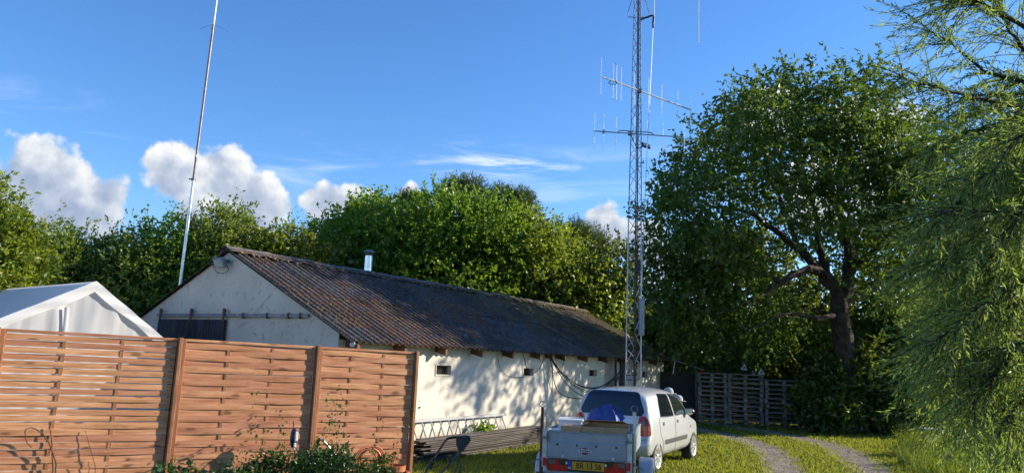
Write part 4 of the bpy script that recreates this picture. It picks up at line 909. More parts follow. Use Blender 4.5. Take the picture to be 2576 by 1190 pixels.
for dx, dy in ((-.32, 0), (.34, .1), (0, -.3), (-.05, .3)):
    m = MB(); m.tube([at(62), at(62)+Vector((dx, dy, -.13))], .004, 4); m.build('radial', 'steel_dull', t)

# ================================================================ pallets, tarp, triangles at the end of the yard
PB = Vector((6.30, 25.85, 0)); pdir = Vector((9.25-6.38, 25.1-25.79, 0)).normalized(); prot = math.atan2(pdir.y, pdir.x)
blk = MB().box((0, 0, 0), (.10, .14, .09)).mesh('block', 'pallet', bevel=.004); 
def pallet(loc, rz, w, label, top=False):
    t = thing('pallet', label, 'pallet', loc, (random.uniform(-.006, .006), random.uniform(-.008, .008), rz), 'grey pallets stacked as a wall')
    key = round(w, 2)
    if key not in PM: PM[key] = (MB().box((0, 0, 0), (w, .10, .022)).mesh('deck_board', 'pallet', bevel=.003), MB().box((0, 0, 0), (.12, .78, .022)).mesh('runner', 'pallet', bevel=.003))
    for y in (-.34, -.17, 0, .17, .34): o = link('deck_board', PM[key][0], t); o.location = (0, y, .131+random.uniform(-.002, .002))
    for y in (-.34, .34): o = link('deck_board', PM[key][0], t); o.location = (0, y, .012)
    for x in (-w/2+.06, 0, w/2-.06):
        for y in (-.33, .33): o = link('block', blk, t); o.location = (x, y, .071)
    if top: 
        for c_ in t.children: c_.color = (1, 1, 1, 1)
    return t
PM = {}
COLS = [(.47, .93, 11, 'left'), (1.50, 1.10, 11, 'middle'), (2.68, 1.20, 10, 'right')]
ORD = ['bottom', 'second', 'third', 'fourth', 'fifth', 'sixth', 'seventh', 'eighth', 'ninth', 'tenth', 'top']
for ci, (off, w, n, nm) in enumerate(COLS):
    for k in range(n):
        pos = PB+pdir*(off+random.uniform(-.02, .02))+Vector((0, random.uniform(-.02, .02), .02+k*.1455))
        lvl = ORD[k] if k < n-1 else 'top'
        lab = f'grey pallet, {lvl} one of the {nm} pallet stack' if k in (0, n-1) else f'grey pallet, {lvl} from the ground in the {nm} pallet stack'
        pallet(pos, prot+random.uniform(-.02, .02), w, lab)
pos = PB+pdir*3.75+Vector((0, .15, .02))
for k in range(9): pallet(pos+Vector((random.uniform(-.03, .03), 0, k*.1455)), prot+.03, .8, (f'grey pallet, {ORD[k]} from the ground' if 0 < k < 8 else ('grey pallet, bottom one' if k == 0 else 'grey pallet, top one'))+' in the stack hidden by the cherry shade')
t = thing('tarp_screen', 'black tarpaulin screen between shed end and pallets', 'screen', PB+Vector((-.06, -.05, 0)), (0, 0, prot+R(10)))
m = MB(); m.grid(lambda a, b: (-a*1.75, .03*mnoise.noise((a*6, b*3, 1)), b*1.60), 24, 10); m.build('sheet', 'tarp', t, True)
for x in (0, -1.72): m = MB(); m.box((x, -.02, .82), (.06, .05, 1.66)); m.build('screen_post', 'pallet', t, bevel=.004)
m = MB(); m.box((-.86, .03, 1.58), (1.72, .04, .06)); m.build('screen_rail', 'dark_boards', t)
p0_ = P(1690, 903, 25.3); p1_ = P(1770, 930, 25.6)
t = thing('slanting_rod', 'thin grey rod slanting from the shed roof end down to the pallets', 'rod', p1_)
m = MB(); m.tube([Vector((0, 0, 0)), p0_-p1_], .014, 6); m.build('rod', 'steel', t); m = MB(); q_ = P(1698, 908, 25.35)-p1_; m.tube([q_, P(1693, 940, 25.35)-p1_], .016, 6); m.build('prop', 'white', t)
t = thing('red_lamp', 'small round red lamp on the first pallet stack', 'lamp', PB+pdir*.08+Vector((0, -.3, 1.64)))
m = MB(); m.lathe([(.04, 0), (.055, .03), (.05, .07), (.02, .09)], 14); m.build('lens', 'reflector', t, True); m = MB(); m.lathe([(.05, -.02), (.05, .0)], 12); m.build('lamp_foot', 'black', t)
def tri(label, p, s_, rot, mat):
    t = thing('warning_triangle', label, 'triangle', p, rot, 'warning triangles on the pallets'); m = MB(); o_ = [(math.sin(a)*s_, 0, math.cos(a)*s_) for a in (0, 2.094, 4.189)]; i_ = [(x*.5, y, z*.5) for x, y, z in o_]
    vs = [(x, -.008, z) for x, y, z in o_]+[(x, -.008, z) for x, y, z in i_]+[(x, .008, z) for x, y, z in o_]+[(x, .008, z) for x, y, z in i_]; fs = []
    for i in range(3):
        j = (i+1) % 3; fs += [(i, j, 3+j, 3+i), (6+i, 9+i, 9+j, 6+j), (i, 6+i, 6+j, j), (3+i, 3+j, 9+j, 9+i)]
    m.add(vs, fs); m.build('frame', mat, t); m = MB(); m.box((0, .0, -s_*.62), (s_*.9, .12, .02)); m.build('foot', 'black', t)
tri('pale warning triangle standing on the pallets, the higher one', P(1872, 925, 25.2), .13, (0, R(6), .1), 'signwhite')
tri('pale warning triangle standing on the pallets nearest the cherry tree', P(1915, 936, 25.1), .13, (0, R(-4), -.1), 'signwhite')
tri('dim green warning triangle between two pale ones', P(1894, 937, 25.6), .10, (0, R(12), .5), 'zinc')
for k, (x, y, s_, lb_) in enumerate(((2065, 1066, .16, 'rough grey stone at the foot of the right pallet stack'), (2095, 1062, .22, 'larger pale stone next to the pallets under the cherry'), (2130, 1066, .2, 'rounded grey stone under the cherry trunk'))):
    p = P(x, y, 25.0); t = tag(lumps('stone', [(0, 0, s_*.35, s_, .7)], 'stone', None), lb_, 'stone'); t['kind'] = 'thing'; t.location = (p.x, p.y, 0)

# ================================================================ car
CARP = Vector((2.70, 14.05, 0)); CH = R(28.5)
crot = math.pi/2-CH
cfw = Vector((math.sin(CH), math.cos(CH), 0)); clf = Vector((-math.cos(CH), math.sin(CH), 0))
XR, XF, WR = .58, 2.94, .275                       # axle stations, tyre radius
corg = CARP-cfw*XR+clf*.70
t = CAR = thing('parked_car', 'silver white five door hatchback parked on the lawn, coupled to the trailer', 'car', corg, (0, 0, crot))
SIL = [(.30, .20), (.14, .24), (.04, .30), (.005, .40), (.0, .50), (.035, .585), (.055, .60), (.06, .74), (.075, .90), (.095, .975), (.145, 1.14), (.205, 1.31), (.25, 1.385), (.36, 1.425), (.70, 1.447), (1.1, 1.458), (1.5, 1.45), (1.85, 1.425), (2.05, 1.39), (2.25, 1.29), (2.5, 1.13), (2.70, 1.0), (2.80, .955), (3.0, .905), (3.2, .845), (3.35, .765), (3.44, .66), (3.485, .52), (3.49, .38), (3.45, .27), (3.36, .20), (2.6, .185), (1.6, .18), (.8, .185)]
def resample(poly, n):
    pts = [Vector((x, z, 0)) for x, z in poly]; pts.append(pts[0]); ds = [0]
    for a, b in zip(pts, pts[1:]): ds.append(ds[-1]+(b-a).length)
    out = []; j = 0
    for i in range(n):
        d = ds[-1]*i/n
        while ds[j+1] < d: j += 1
        out.append(pts[j].lerp(pts[j+1], (d-ds[j])/max(1e-9, ds[j+1]-ds[j])))
    return out
sil = resample(SIL, 132)
def halfw(x, z):
    b = np.interp(z, [.18, .30, .50, .62, .80, .93, 1.0, 1.2, 1.40, 1.46], [.665, .705, .733, .737, .728, .715, .700, .650, .590, .565])
    pl = np.interp(x, [0, .12, .35, .8, 2.3, 2.8, 3.2, 3.5], [.955, .975, .993, 1, 1, .985, .955, .89]); return b*pl
RINGS = [(0, 0), (.22, .002), (.45, .010), (.64, .022), (.78, .040), (.88, .062), (.945, .09), (.982, .125), (1.0, .175), (1.0, .30), (1.0, .45), (1.0, .62), (1.0, .82), (1.0, 1.0)]
spx = lambda x: min(max(x, .55), 2.95)
vs = []; NS = len(sil)
for sgn in (1, -1):
    for kk, (yf, ins) in enumerate(RINGS):
        for i, p in enumerate(sil):
            c = Vector((spx(p.x), .66, 0)); d = c-p; L0 = d.length
            tt = (p+d.normalized()*ins) if kk < 9 else p.lerp(c, .175/L0+(1-.175/L0)*(ins-.175)/.825)
            vs.append((tt.x, sgn*yf*halfw(tt.x, tt.y), tt.y))
nr = len(RINGS); fs = []
for h in range(2):
    for kk in range(nr-1):
        for i in range(NS):
            a = (h*nr+kk)*NS+i; b = (h*nr+kk)*NS+(i+1) % NS; fs.append((a, b, b+NS, a+NS) if h == 0 else (a, a+NS, b+NS, b))
me = bpy.data.meshes.new('car_body'); me.from_pydata(vs, [], fs)
bm = bmesh.new(); bm.from_mesh(me); bmesh.ops.remove_doubles(bm, verts=bm.verts, dist=.0006); bmesh.ops.dissolve_degenerate(bm, edges=bm.edges, dist=.0004); bmesh.ops.recalc_face_normals(bm, faces=bm.faces); bm.to_mesh(me); bm.free()
body = link('body_shell', me, t); me.materials.append(MT['paint'])
bvh = BVHTree.FromPolygons([v.co[:] for v in me.vertices], [p.vertices[:] for p in me.polygons])
# wheel arches cut out of the shell
cut = MB()
for x in (XR, XF): cut.lathe([(.325, -1.2), (.325, 1.2)], 40, (x, 0, .275), 'y')
co = link('arch_cutter', cut.mesh('cut', None)); md = body.modifiers.new('arch', 'BOOLEAN'); md.operation = 'DIFFERENCE'; md.object = co; md.solver = 'EXACT'
core = MB()  # keep the middle closed
bpy.context.view_layer.update(); nm = bpy.data.meshes.new_from_object(body.evaluated_get(bpy.context.evaluated_depsgraph_get())); body.modifiers.clear(); body.data = nm; bpy.data.objects.remove(co)
nm.materials.clear(); nm.materials.append(MT['paint']); nm.polygons.foreach_set('use_smooth', [True]*len(nm.polygons)); nm.set_sharp_from_angle(angle=R(42))
def rounded(poly, r_, n=5):
    out = []; k = len(poly); poly = [Vector(p) for p in poly]
    for i in range(k):
        a, b, c = poly[i-1], poly[i], poly[(i+1) % k]; u = (a-b); v = (c-b); rr = min(r_, u.length*.45, v.length*.45); u.normalize(); v.normalize(); p0, p1 = b+u*rr, b+v*rr
        for j in range(n+1): f_ = j/n; out.append(p0*(1-f_)**2+b*2*f_*(1-f_)+p1*f_*f_)
    return out
def patch(name, mat, parent, poly, O, A_, B_, D_, off, r_=.03, rows=16, cols=12, thick=0):
    """panel that follows the shell: outline in the plane (A, B) seen along D"""
    O, A_, B_, D_ = map(Vector, (O, A_, B_, D_)); pl = rounded([(p[0], p[1]) for p in poly], r_)
    b0, b1 = min(p.y for p in pl), max(p.y for p in pl); m = MB(); ok = True; grid = []
    for i in range(rows+1):
        b = b0+(b1-b0)*(.5-.5*math.cos(math.pi*i/rows)); b = min(max(b, b0+1e-4), b1-1e-4); xs = []
        for p, q_ in zip(pl, pl[1:]+pl[:1]):
            if (p.y-b)*(q_.y-b) < 0: xs.append(p.x+(q_.x-p.x)*(b-p.y)/(q_.y-p.y))
        x0, x1 = min(xs), max(xs); row = []
        for j in range(cols+1):
            s_ = O+A_*(x0+(x1-x0)*j/cols)+B_*b; h = bvh.ray_cast(s_, D_)
            pt_ = h[0]+h[1]*off*(1 if h[1].dot(D_) < 0 else -1) if h[0] else s_+D_*.5; row.append(pt_)
        grid.append(row)
    m.add([p for r2 in grid for p in r2], [(i*(cols+1)+j, i*(cols+1)+j+1, (i+1)*(cols+1)+j+1, (i+1)*(cols+1)+j) for i in range(rows) for j in range(cols)])
    return m.build(name, mat, parent, True)
RV = dict(O=(-1, 0, 0), A_=(0, 1, 0), B_=(0, 0, 1), D_=(1, 0, 0))
for sg in (-1, 1):
    SV = dict(O=(0, sg*2, 0), A_=(1, 0, 0), B_=(0, 0, 1), D_=(0, -sg, 0))
    # doors: dark seam below, painted panel above, glass in black frame
    rd = [(.93, .26), (1.63, .26), (1.60, .93), (.66, .93), (.70, .66), (.88, .50)]
    fd = [(1.655, .26), (2.55, .26), (2.58, .45), (2.52, .93), (1.625, .93)]
    for nm_, pl, gl, gm in (('rear_door', rd, [(.76, .955), (1.55, .945), (1.42, 1.335), (.88, 1.345), (.80, 1.22)], 'glass'), ('front_door', fd, [(1.64, .945), (2.50, .94), (2.10, 1.215), (1.92, 1.31), (1.51, 1.335)], 'glass_green_reflection')):
        cxx = sum(p[0] for p in pl)/len(pl); cz_ = sum(p[1] for p in pl)/len(pl)
        grow = [((p[0]-cxx)*1.014+cxx, (p[1]-cz_)*1.012+cz_) for p in pl]
        d = patch('door', 'paint', CAR, pl, off=.005, r_=.04, rows=22, cols=18, **SV)
        patch('door_seam', 'black', d, grow, off=.0022, r_=.045, rows=22, cols=18, **SV)
        ggx = sum(p[0] for p in gl)/len(gl); ggz = sum(p[1] for p in gl)/len(gl)
        wf = patch('window_frame', 'black', d, [((p[0]-ggx)*1.05+ggx, (p[1]-ggz)*1.07+ggz) for p in gl], off=.0035, r_=.035, **SV)
        patch('window', gm, d, gl, off=.008, r_=.03, **SV)
        hx = .80+.03 if nm_ == 'rear_door' else 1.72
        patch('handle', 'car_trim', d, [(hx, .80), (hx+.10, .80), (hx+.10, .855), (hx+.01, .865)], off=.014, r_=.02, rows=5, cols=5, **SV)
        patch('side_moulding', 'car_trim', d, [(pl[0][0]+.05 if nm_ == 'rear_door' else 1.67, .46), (1.62 if nm_ == 'rear_door' else 2.40, .46), (1.62 if nm_ == 'rear_door' else 2.42, .545), (pl[0][0]+.02 if nm_ == 'rear_door' else 1.67, .545)], off=.013, r_=.02, rows=5, cols=10, **SV)
    patch('sill_line', 'black', CAR, [(.95, .225), (2.55, .225), (2.55, .236), (.95, .236)], off=.003, r_=.004, rows=3, cols=16, **SV)
    patch('side_marker', 'tail_orange', CAR, [(2.66, .66), (2.72, .66), (2.72, .70), (2.66, .70)], off=.008, r_=.015, rows=5, cols=5, **SV)
    # tail lamps wrap round the corner
    q2 = Vector((.62, -sg*.785, 0)); LV = dict(O=Vector((0, sg*.70, 0))-q2*.8+Vector((.06, 0, 0)), A_=Vector((q2.y*-1, q2.x, 0))*(1), B_=(0, 0, 1), D_=q2)
    wd = .115
    tl = patch('tail_light', 'tail_red', CAR, [(-wd, .655), (wd, .655), (wd*.75, .86), (wd*.45, .985), (-wd*.3, .99), (-wd*.85, .88)], off=.012, r_=.04, rows=18, cols=10, **LV)
    patch('indicator_lens', 'tail_orange', tl, [(-wd*.8, .745), (wd*.55, .745), (wd*.55, .825), (-wd*.75, .825)], off=.016, r_=.015, rows=6, cols=8, **LV)
    patch('reverse_lens', 'tail_clear', tl, [(-wd*.65, .835), (wd*.35, .835), (wd*.25, .915), (-wd*.4, .92)], off=.017, r_=.04, rows=8, cols=8, **LV)
    # mirror
    mm = MB(); cxm = Vector((2.36, sg*.80, .985)); ring_ = []
    mm.lathe([(.02, -.06), (.07, -.045), (.085, 0), (.075, .04), (.03, .06)], 14, (0, 0, 0), 'x'); mm.v = [(cxm.x+v[0]*.9, cxm.y+v[1]*1.15, cxm.z+v[2]*.9) for v in mm.v]
    mi = mm.build('door_mirror', 'black', CAR, True); mm = MB(); mm.tube([(2.40, sg*.68, .95), (2.37, sg*.76, .97)], .03, 8); mm.build('mirror_arm', 'black', mi)
    mm = MB(); mm.prism([Vector((cxm.x-.052, cxm.y+v.x, cxm.z+v.y)) for v in rounded([(-.075, -.05), (.07, -.055), (.085, .045), (-.06, .06)], .03)], (-.008, 0, 0)); mm.build('mirror_glass', 'mirror', mi)
    for x in (XR, XF):
        mm = MB(); mm.lathe([(.19, -.068), (.235, -.075), (.262, -.066), (.275, -.045), (.277, 0), (.275, .045), (.262, .066), (.235, .075), (.19, .068)], 44, axis='y', closed=True)
        ty = mm.build('wheel', 'rubber', CAR, True); ty.location = (x, sg*.655, .277); ty['label'] = 'black tyre with silver ten spoke cover'
        mm = MB(); mm.lathe([(.0, sg*.050), (.192, sg*.050), (.198, sg*.072), (.18, sg*.064)], 36, axis='y')
        mm.build('rim', 'wheelsilver', ty, True)
        for a_ in range(9):
            an = a_*2*math.pi/9; mm = MB(); rr = Matrix.Rotation(an, 3, 'Y'); mm.box(rr @ Vector((.115, sg*.062, 0)), (.10, .010, .024), rr); mm.build('spoke_gap', 'black', ty, bevel=.003)
        mm = MB(); mm.lathe([(.045, sg*.05), (.05, sg*.068), (.03, sg*.074), (.0, sg*.074)], 16, axis='y'); mm.build('hub', 'wheelsilver', ty, True)
        mm = MB(); mm.lathe([(.318, -.08), (.318, .07)], 30, (0, 0, 0), 'y'); mm.f = mm.f[:-2]; mm.v = [(v[0], v[1], v[2]) for v in mm.v]; li = mm.build('arch_liner', 'black', CAR); li.location = (x, sg*.62, .277)
        mm = MB(); mm.box((x-.31, sg*.64, .17), (.012, .17, .20)); mm.build('mud_flap', 'black', CAR)
patch('rear_window_seal', 'black', CAR, [(-.565, .985), (.565, .985), (.60, 1.06), (.475, 1.36), (.41, 1.392), (-.41, 1.392), (-.475, 1.36), (-.60, 1.06)], off=.003, r_=.09, rows=22, cols=26, **RV)
patch('rear_window', 'glass', CAR, [(-.545, 1.0), (.545, 1.0), (.58, 1.06), (.458, 1.352), (.40, 1.38), (-.40, 1.38), (-.458, 1.352), (-.58, 1.06)], off=.008, r_=.09, rows=22, cols=26, **RV)
FV = dict(O=(4.5, 0, 0), A_=(0, 1, 0), B_=(0, 0, 1), D_=(-1, 0, 0))
patch('windscreen', 'glass', CAR, [(-.60, .985), (.60, .985), (.50, 1.36), (-.50, 1.36)], off=.006, r_=.07, rows=14, cols=20, **FV)
patch('bumper_seam', 'black', CAR, [(-.70, .590), (.70, .590), (.70, .598), (-.70, .598)], off=.003, r_=.003, rows=2, cols=24, **RV)
m = MB(); m.tube([(.16, .06, 1.012), (.14, .28, 1.02), (.13, .42, 1.03)], .010, 6); m.lathe([(.02, 0), (.02, .03)], 10, (.10, .0, 1.0), 'x'); m.build('rear_wiper', 'black', CAR)
m = MB(); m.box((.43, 0, 1.428), (.05, .02, .02)); m.build('washer_nozzle', 'black', CAR)
m = MB(); m.box((1.75, 0, .55), (2.3, 1.0, .5)); m.build('underbody', 'black', CAR)
h = bvh.ray_cast(Vector((-1, -.46, .80)), Vector((1, 0, 0)))
text('badge', 'ALTO', .075, 'steel', CAR, (h[0].x-.006, -.44, .80), (R(90), 0, R(-90)), .004, 'CENTER', 1.4, .002)
m = MB(); m.tube(catm([(1.25, .03, 1.456), (1.15, .03, 1.50), (.9, .03, 1.60)], 4), .005, 6); m.build('roof_aerial', 'black', CAR)

# ================================================================ trailer
TH = R(13.5); tfw = Vector((math.sin(TH), math.cos(TH), 0)); tlf = Vector((-math.cos(TH), math.sin(TH), 0)); trot = math.pi/2-TH
ctr = P(1476, 1120, 10.7); torg = Vector((ctr.x, ctr.y, -.025))
TRL = t = thing('box_trailer', 'small grey metal box trailer with yellow number plate behind the car', 'trailer', torg, (0, 0, trot))
TWD, TLN, ZB, ZTp = .575, 1.95, .645, .982        # half width, length, floor, top
m = MB()
pr_ = [(-.018, ZB), (-.018, ZB+.19), (-.002, ZB+.215), (-.002, ZTp-.012), (-.014, ZTp-.012), (-.014, ZTp), (.020, ZTp), (.020, ZB)]
m.prism([(x, -TWD+.035, z) for x, z in pr_], (0, 2*TWD-.07, 0)); tg = m.build('tailgate', 'zinc', TRL, bevel=.003)
for y in (-.40, -.13, .13, .40):
    m = MB(); m.lathe([(.0145, 0), (.0145, -.006), (.009, -.012)], 12, (-.019, y, ZB+.165), 'x'); m.build('rivet', 'black', tg, True)
for y in (-.36, .32):
    m = MB(); m.box((-.026, y, ZB+.018), (.014, .04, .045)); m.build('hinge', 'steel', tg, bevel=.003)
# round maker's badge
m = MB(); m.prism([(-.0195, y, z) for y, z, _ in ring(.02, ZB+.095, .062, .062, 28)], (-.002, 0, 0)); bd = m.build('badge', 'signwhite', tg)
m = MB(); oo = ring(.02, ZB+.095, .066, .066, 28); ii = ring(.02, ZB+.095, .060, .060, 28)
m.add([(-.0222, y, z) for y, z, _ in oo]+[(-.0222, y, z) for y, z, _ in ii], [(i, (i+1) % 28, 28+(i+1) % 28, 28+i) for i in range(28)]); m.build('badge_ring', 'signblue', bd)
MT['maroon'] = pbr('badge_maroon', (.30, .03, .075), (.27, .025, .065), 8, .45, 0, 0)
for z0_, z1_ in ((.118, .150), (.040, .074)):
    m = MB(); pg = [p for p in [(.02+.052*math.cos(a), ZB+.095+.052*math.sin(a)) for a in [i*.1 for i in range(63)]] if z0_ <= p[1]-ZB <= z1_+.01]
    pg.sort(key=lambda p: math.atan2(p[1]-(ZB+(z0_+z1_)/2), p[0]-.02)); m.add([(-.0224, y, z) for y, z in pg], [tuple(range(len(pg)))]); m.build('badge_field', 'maroon', bd)
m = MB(); m.prism([(-.0226, v.x, v.y) for v in rounded([(.02-.088, ZB+.080), (.02+.088, ZB+.080), (.02+.088, ZB+.112), (.02-.088, ZB+.112)], .006)], (-.001, 0, 0)); m.build('badge_band', 'signwhite', bd)
MT['ink_blue'] = pbr('badge_lettering', (.008, .05, .10), (.01, .055, .11), 8, .5, 0, 0)
text('lettering', 'STEMA', .034, 'ink_blue', bd, (-.0246, .02, ZB+.0965), (R(90), 0, R(-90)), .0008, 'CENTER', 1.42, .0012)
for sg in (-1, 1):
    m = MB(); m.box((TLN/2, sg*TWD, (ZB+ZTp)/2), (TLN, .025, ZTp-ZB-.01)); m.box((TLN/2, sg*TWD, ZTp-.006), (TLN, .04, .022)); m.box((TLN/2, sg*(TWD+.008), ZB+.10), (TLN, .02, .10)); sp = m.build('side_panel', 'zinc', TRL, bevel=.003)
    m = MB(); m.box((TLN/2, sg*(TWD-.0145), (ZB+ZTp)/2), (TLN-.04, .003, ZTp-ZB-.05)); m.build('inner_skin', 'zinc_inside', sp)
    m = MB(); m.box((.0, sg*(TWD+.0), .75), (.05, .065, .50)); m.build('corner_post', 'steel', TRL, bevel=.004)
    m = MB(); m.box((-.02, sg*(TWD-.005), ZTp-.09), (.03, .10, .035)); m.box((-.03, sg*(TWD-.03), ZTp-.075), (.03, .02, .09)); m.build('latch', 'steel_dull', TRL, bevel=.004)
    m = MB(); m.tube([(.06, sg*(TWD+.055), .42), (.06, sg*(TWD+.055), ZTp+.30)], .024, 12); pp = m.build('support_tube', 'rusty' if sg > 0 else 'steel', TRL, True)
    m = MB(); m.tube([(.06, sg*(TWD+.055)+.045*math.cos(a), ZTp+.345+.04*math.sin(a)) for a in [i*math.pi/8 for i in range(17)]], .006, 6, False); m.build('loop_handle', 'steel_dull', pp)
    m = MB(); m.box((.06, sg*(TWD+.03), .60), (.07, .07, .05)); m.tube([(.02, sg*(TWD+.06), .60), (-.03, sg*(TWD+.13), .58), (-.02, sg*(TWD+.19), .53)], .008, 6); m.build('clamp_lever', 'steel_dull', pp)
    m = MB(); m.box((.06, sg*(TWD+.055), .415), (.08, .13, .012)); m.build('foot_plate', 'rusty', pp)
    # tail lamp cluster
    yc = sg*.39; m = MB(); m.prism([(-.028, v.x, v.y) for v in rounded([(yc-.145, .462), (yc+.145, .462), (yc+.145, .628), (yc-.145, .628)], .04)], (.05, 0, 0)); lc = m.build('lamp_cluster', 'tail_dark', TRL, True)
    m = MB(); m.prism([(-.034, v.x, v.y) for v in rounded([(yc-.138, .470), (yc+.138, .470), (yc+.138, .545), (yc-.138, .545)], .02)], (.006, 0, 0)); m.build('red_lens', 'tail_red', lc)
    m = MB(); m.prism([(-.0345, v.x, v.y) for v in rounded([(yc+sg*.13, .55), (yc+sg*.02, .55), (yc+sg*.02, .612), (yc+sg*.13, .612)], .012)], (.006, 0, 0)); m.build('clear_lens', 'tail_clear', lc)
    m = MB(); m.prism([(-.044, yc-.082, .470), (-.044, yc+.082, .470), (-.044, yc, .622)], (.012, 0, 0)); m.build('triangle_reflector', 'reflector', lc)
    m = MB(); m.box((-.036, yc-sg*.125, .575), (.008, .022, .03)); m.build('marker_lens', 'white', lc)
    m = MB(); m.box((-.029, sg*(TWD-.005), .575), (.008, .045, .11)); m.build('reflector_strip', 'reflector', TRL)
    # wheel and mudguard
    wy = sg*(TWD+.165); m = MB(); m.lathe([(.15, -.06), (.20, -.068), (.232, -.055), (.245, -.03), (.245, .03), (.232, .055), (.20, .068), (.15, .06)], 36, axis='y', closed=True); wh = m.build('wheel', 'rubber', TRL, True); wh.location = (.98, wy, .271)
    m = MB(); m.lathe([(.0, sg*.03), (.10, sg*.035), (.145, sg*.05), (.155, sg*.045)], 28, axis='y'); m.build('rim', 'wheelsilver', wh, True)
    m = MB(); arc = [(.98+.30*math.cos(a), .296+.30*math.sin(a)) for a in [math.pi*(-.02+1.06*i/18) for i in range(19)]]
    def mg(a, b): i_ = min(int(a*18), 17); f_ = a*18-i_; x = arc[i_][0]*(1-f_)+arc[i_+1][0]*f_; z = arc[i_][1]*(1-f_)+arc[i_+1][1]*f_; e_ = max(0, abs(b-.5)*2-.75)/.25; s_ = 1-.06*e_*e_; return (.98+(x-.98)*s_, wy+(b-.5)*.21, .296+(z-.296)*s_)
    m.grid(mg, 36, 12); m.add([(.98, wy+sg*.10, .46)]+[(.98+(x-.98)*.94, wy+sg*.105, .296+(z-.296)*.94) for x, z in arc], [(0, i+1, i+2) for i in range(1, 17)]); m.build('mudguard', 'zinc_inside', TRL, True)
m = MB(); m.box((TLN, 0, (ZB+ZTp)/2), (.03, 2*TWD, ZTp-ZB)); m.build('front_panel', 'zinc', TRL, bevel=.003)
m = MB(); m.box((TLN/2, 0, ZB-.012), (TLN-.02, 2*TWD-.02, .02)); m.build('floor_plate', 'zinc_inside', TRL)
m = MB(); m.box((.0, 0, .545), (.03, 2*TWD-.06, .19)); m.box((-.01, 0, .442), (.06, 2*TWD+.02, .022)); m.build('lamp_bar', 'zinc', TRL, bevel=.003)
m = MB(); m.prism([(-.022, v.x, v.y) for v in rounded([(-.285, .462), (.285, .462), (.285, .622), (-.285, .622)], .012)], (.008, 0, 0)); pf = m.build('number_plate', 'black', TRL)
m = MB(); m.box((-.025, -.035, .546), (.004, .455, .108)); m.build('plate_field', 'plate', pf)
m = MB(); m.box((-.025, .226, .546), (.004, .050, .108)); m.build('country_band', 'blue', pf)
text('lettering', 'BR 13 56', .108, 'ink', pf, (-.0285, -.035, .545), (R(90), 0, R(-90)), .0008, 'CENTER', .86, .0015)
text('country_code', 'DK', .030, 'white', pf, (-.0285, .226, .514), (R(90), 0, R(-90)), .0006, 'CENTER', 1, .0006)
m = MB(); m.tube([(TLN*.45, 0, .50), (TLN+.55, 0, .46), (TLN+1.10, 0, .43)], .035, 10); m.tube([(TLN-.2, -.4, .55), (TLN+.6, 0, .47)], .025, 8); m.tube([(TLN-.2, .4, .55), (TLN+.6, 0, .47)], .025, 8); m.build('drawbar', 'steel', TRL, True)
m = MB(); m.tube([(.98, -TWD-.15, .245), (.98, TWD+.15, .245)], .03, 8); m.box((.98, 0, .42), (.1, 1.0, .4)); m.build('axle', 'steel_dull', TRL)
m = MB(); m.tube([(TLN+.75, .12, .055), (TLN+.75, .12, .75)], .024, 8); m.lathe([(.09, -.03), (.09, .03)], 16, (TLN+.75, .12, .14), 'y'); m.build('jockey_wheel', 'steel_dull', TRL)
def in_trailer(x, y, z): return torg+tfw*x+tlf*y+Vector((0, 0, z))
# load
t = thing('cardboard_box', 'long open brown cardboard box lying across the trailer', 'box', in_trailer(.34, -.20, ZB+.005), (0, 0, trot+R(3)))
hb_ = .40
def board(name, a, b, c, d, par, th_=.006):
    m = MB(); a, b, c, d = map(Vector, (a, b, c, d)); n_ = (b-a).cross(d-a).normalized(); m.prism([a, b, c, d], n_*th_); return m.build(name, 'cardboard', par)
board('side', (-.17, -.33, 0), (-.17, .33, 0), (-.17, .33, hb_), (-.17, -.33, hb_), t); board('side', (.20, -.33, 0), (.20, .33, 0), (.20, .33, hb_+.03), (.20, -.33, hb_+.03), t)
board('end', (-.17, -.33, 0), (.20, -.33, 0), (.20, -.33, hb_), (-.17, -.33, hb_), t); board('end', (-.17, .33, 0), (.20, .33, 0), (.20, .33, hb_), (-.17, .33, hb_), t)
board('flap', (.19, -.32, hb_+.03), (.19, .30, hb_+.03), (.02, .26, hb_+.075), (.02, -.26, hb_+.075), t); board('flap', (-.165, .335, hb_), (.19, .335, hb_), (.17, .24, hb_+.06), (-.10, .22, hb_+.05), t)
board('flap', (-.172, -.33, hb_), (-.172, .10, hb_), (-.20, .06, hb_-.115), (-.20, -.30, hb_-.115), t); m = MB(); m.box((.01, 0, .01), (.34, .62, .008)); m.build('bottom', 'cardboard', t)
for k in range(6): m = MB(); m.box((-.208, -.26+.062*k, hb_-.06), (.004, .004+.002*(k % 2), .10)); m.build('crease', 'cardboard', t)
t = thing('cardboard_box', 'plain brown cardboard box end standing beside the long open box', 'box', in_trailer(.22, .24, ZB+.005), (0, 0, trot-R(4))); m = MB(); m.box((.02, 0, .20), (.26, .27, .40)); m.build('carton', 'cardboard', t, bevel=.004)
m = MB(); m.box((.02, 0, .402), (.27, .012, .003)); m.build('tape', 'plate', t)
t = thing('white_crate', 'white ribbed plastic box standing in the trailer corner', 'box', in_trailer(.78, .34, ZB+.005), (0, 0, trot+R(6)))
m = MB(); m.box((0, 0, .215), (.50, .34, .43)); cr_ = m.build('crate_body', 'white', t, bevel=.012)
for k in range(6): m = MB(); m.box((-.252, .06, .25+.026*k), (.008, .19, .010)); m.build('rib', 'white', cr_)
m = MB(); m.box((-.252, -.10, .33), (.006, .12, .10)); m.build('grille', 'black', cr_); m = MB(); m.box((0, 0, .44), (.53, .37, .025)); m.build('lid', 'white', t, bevel=.008)
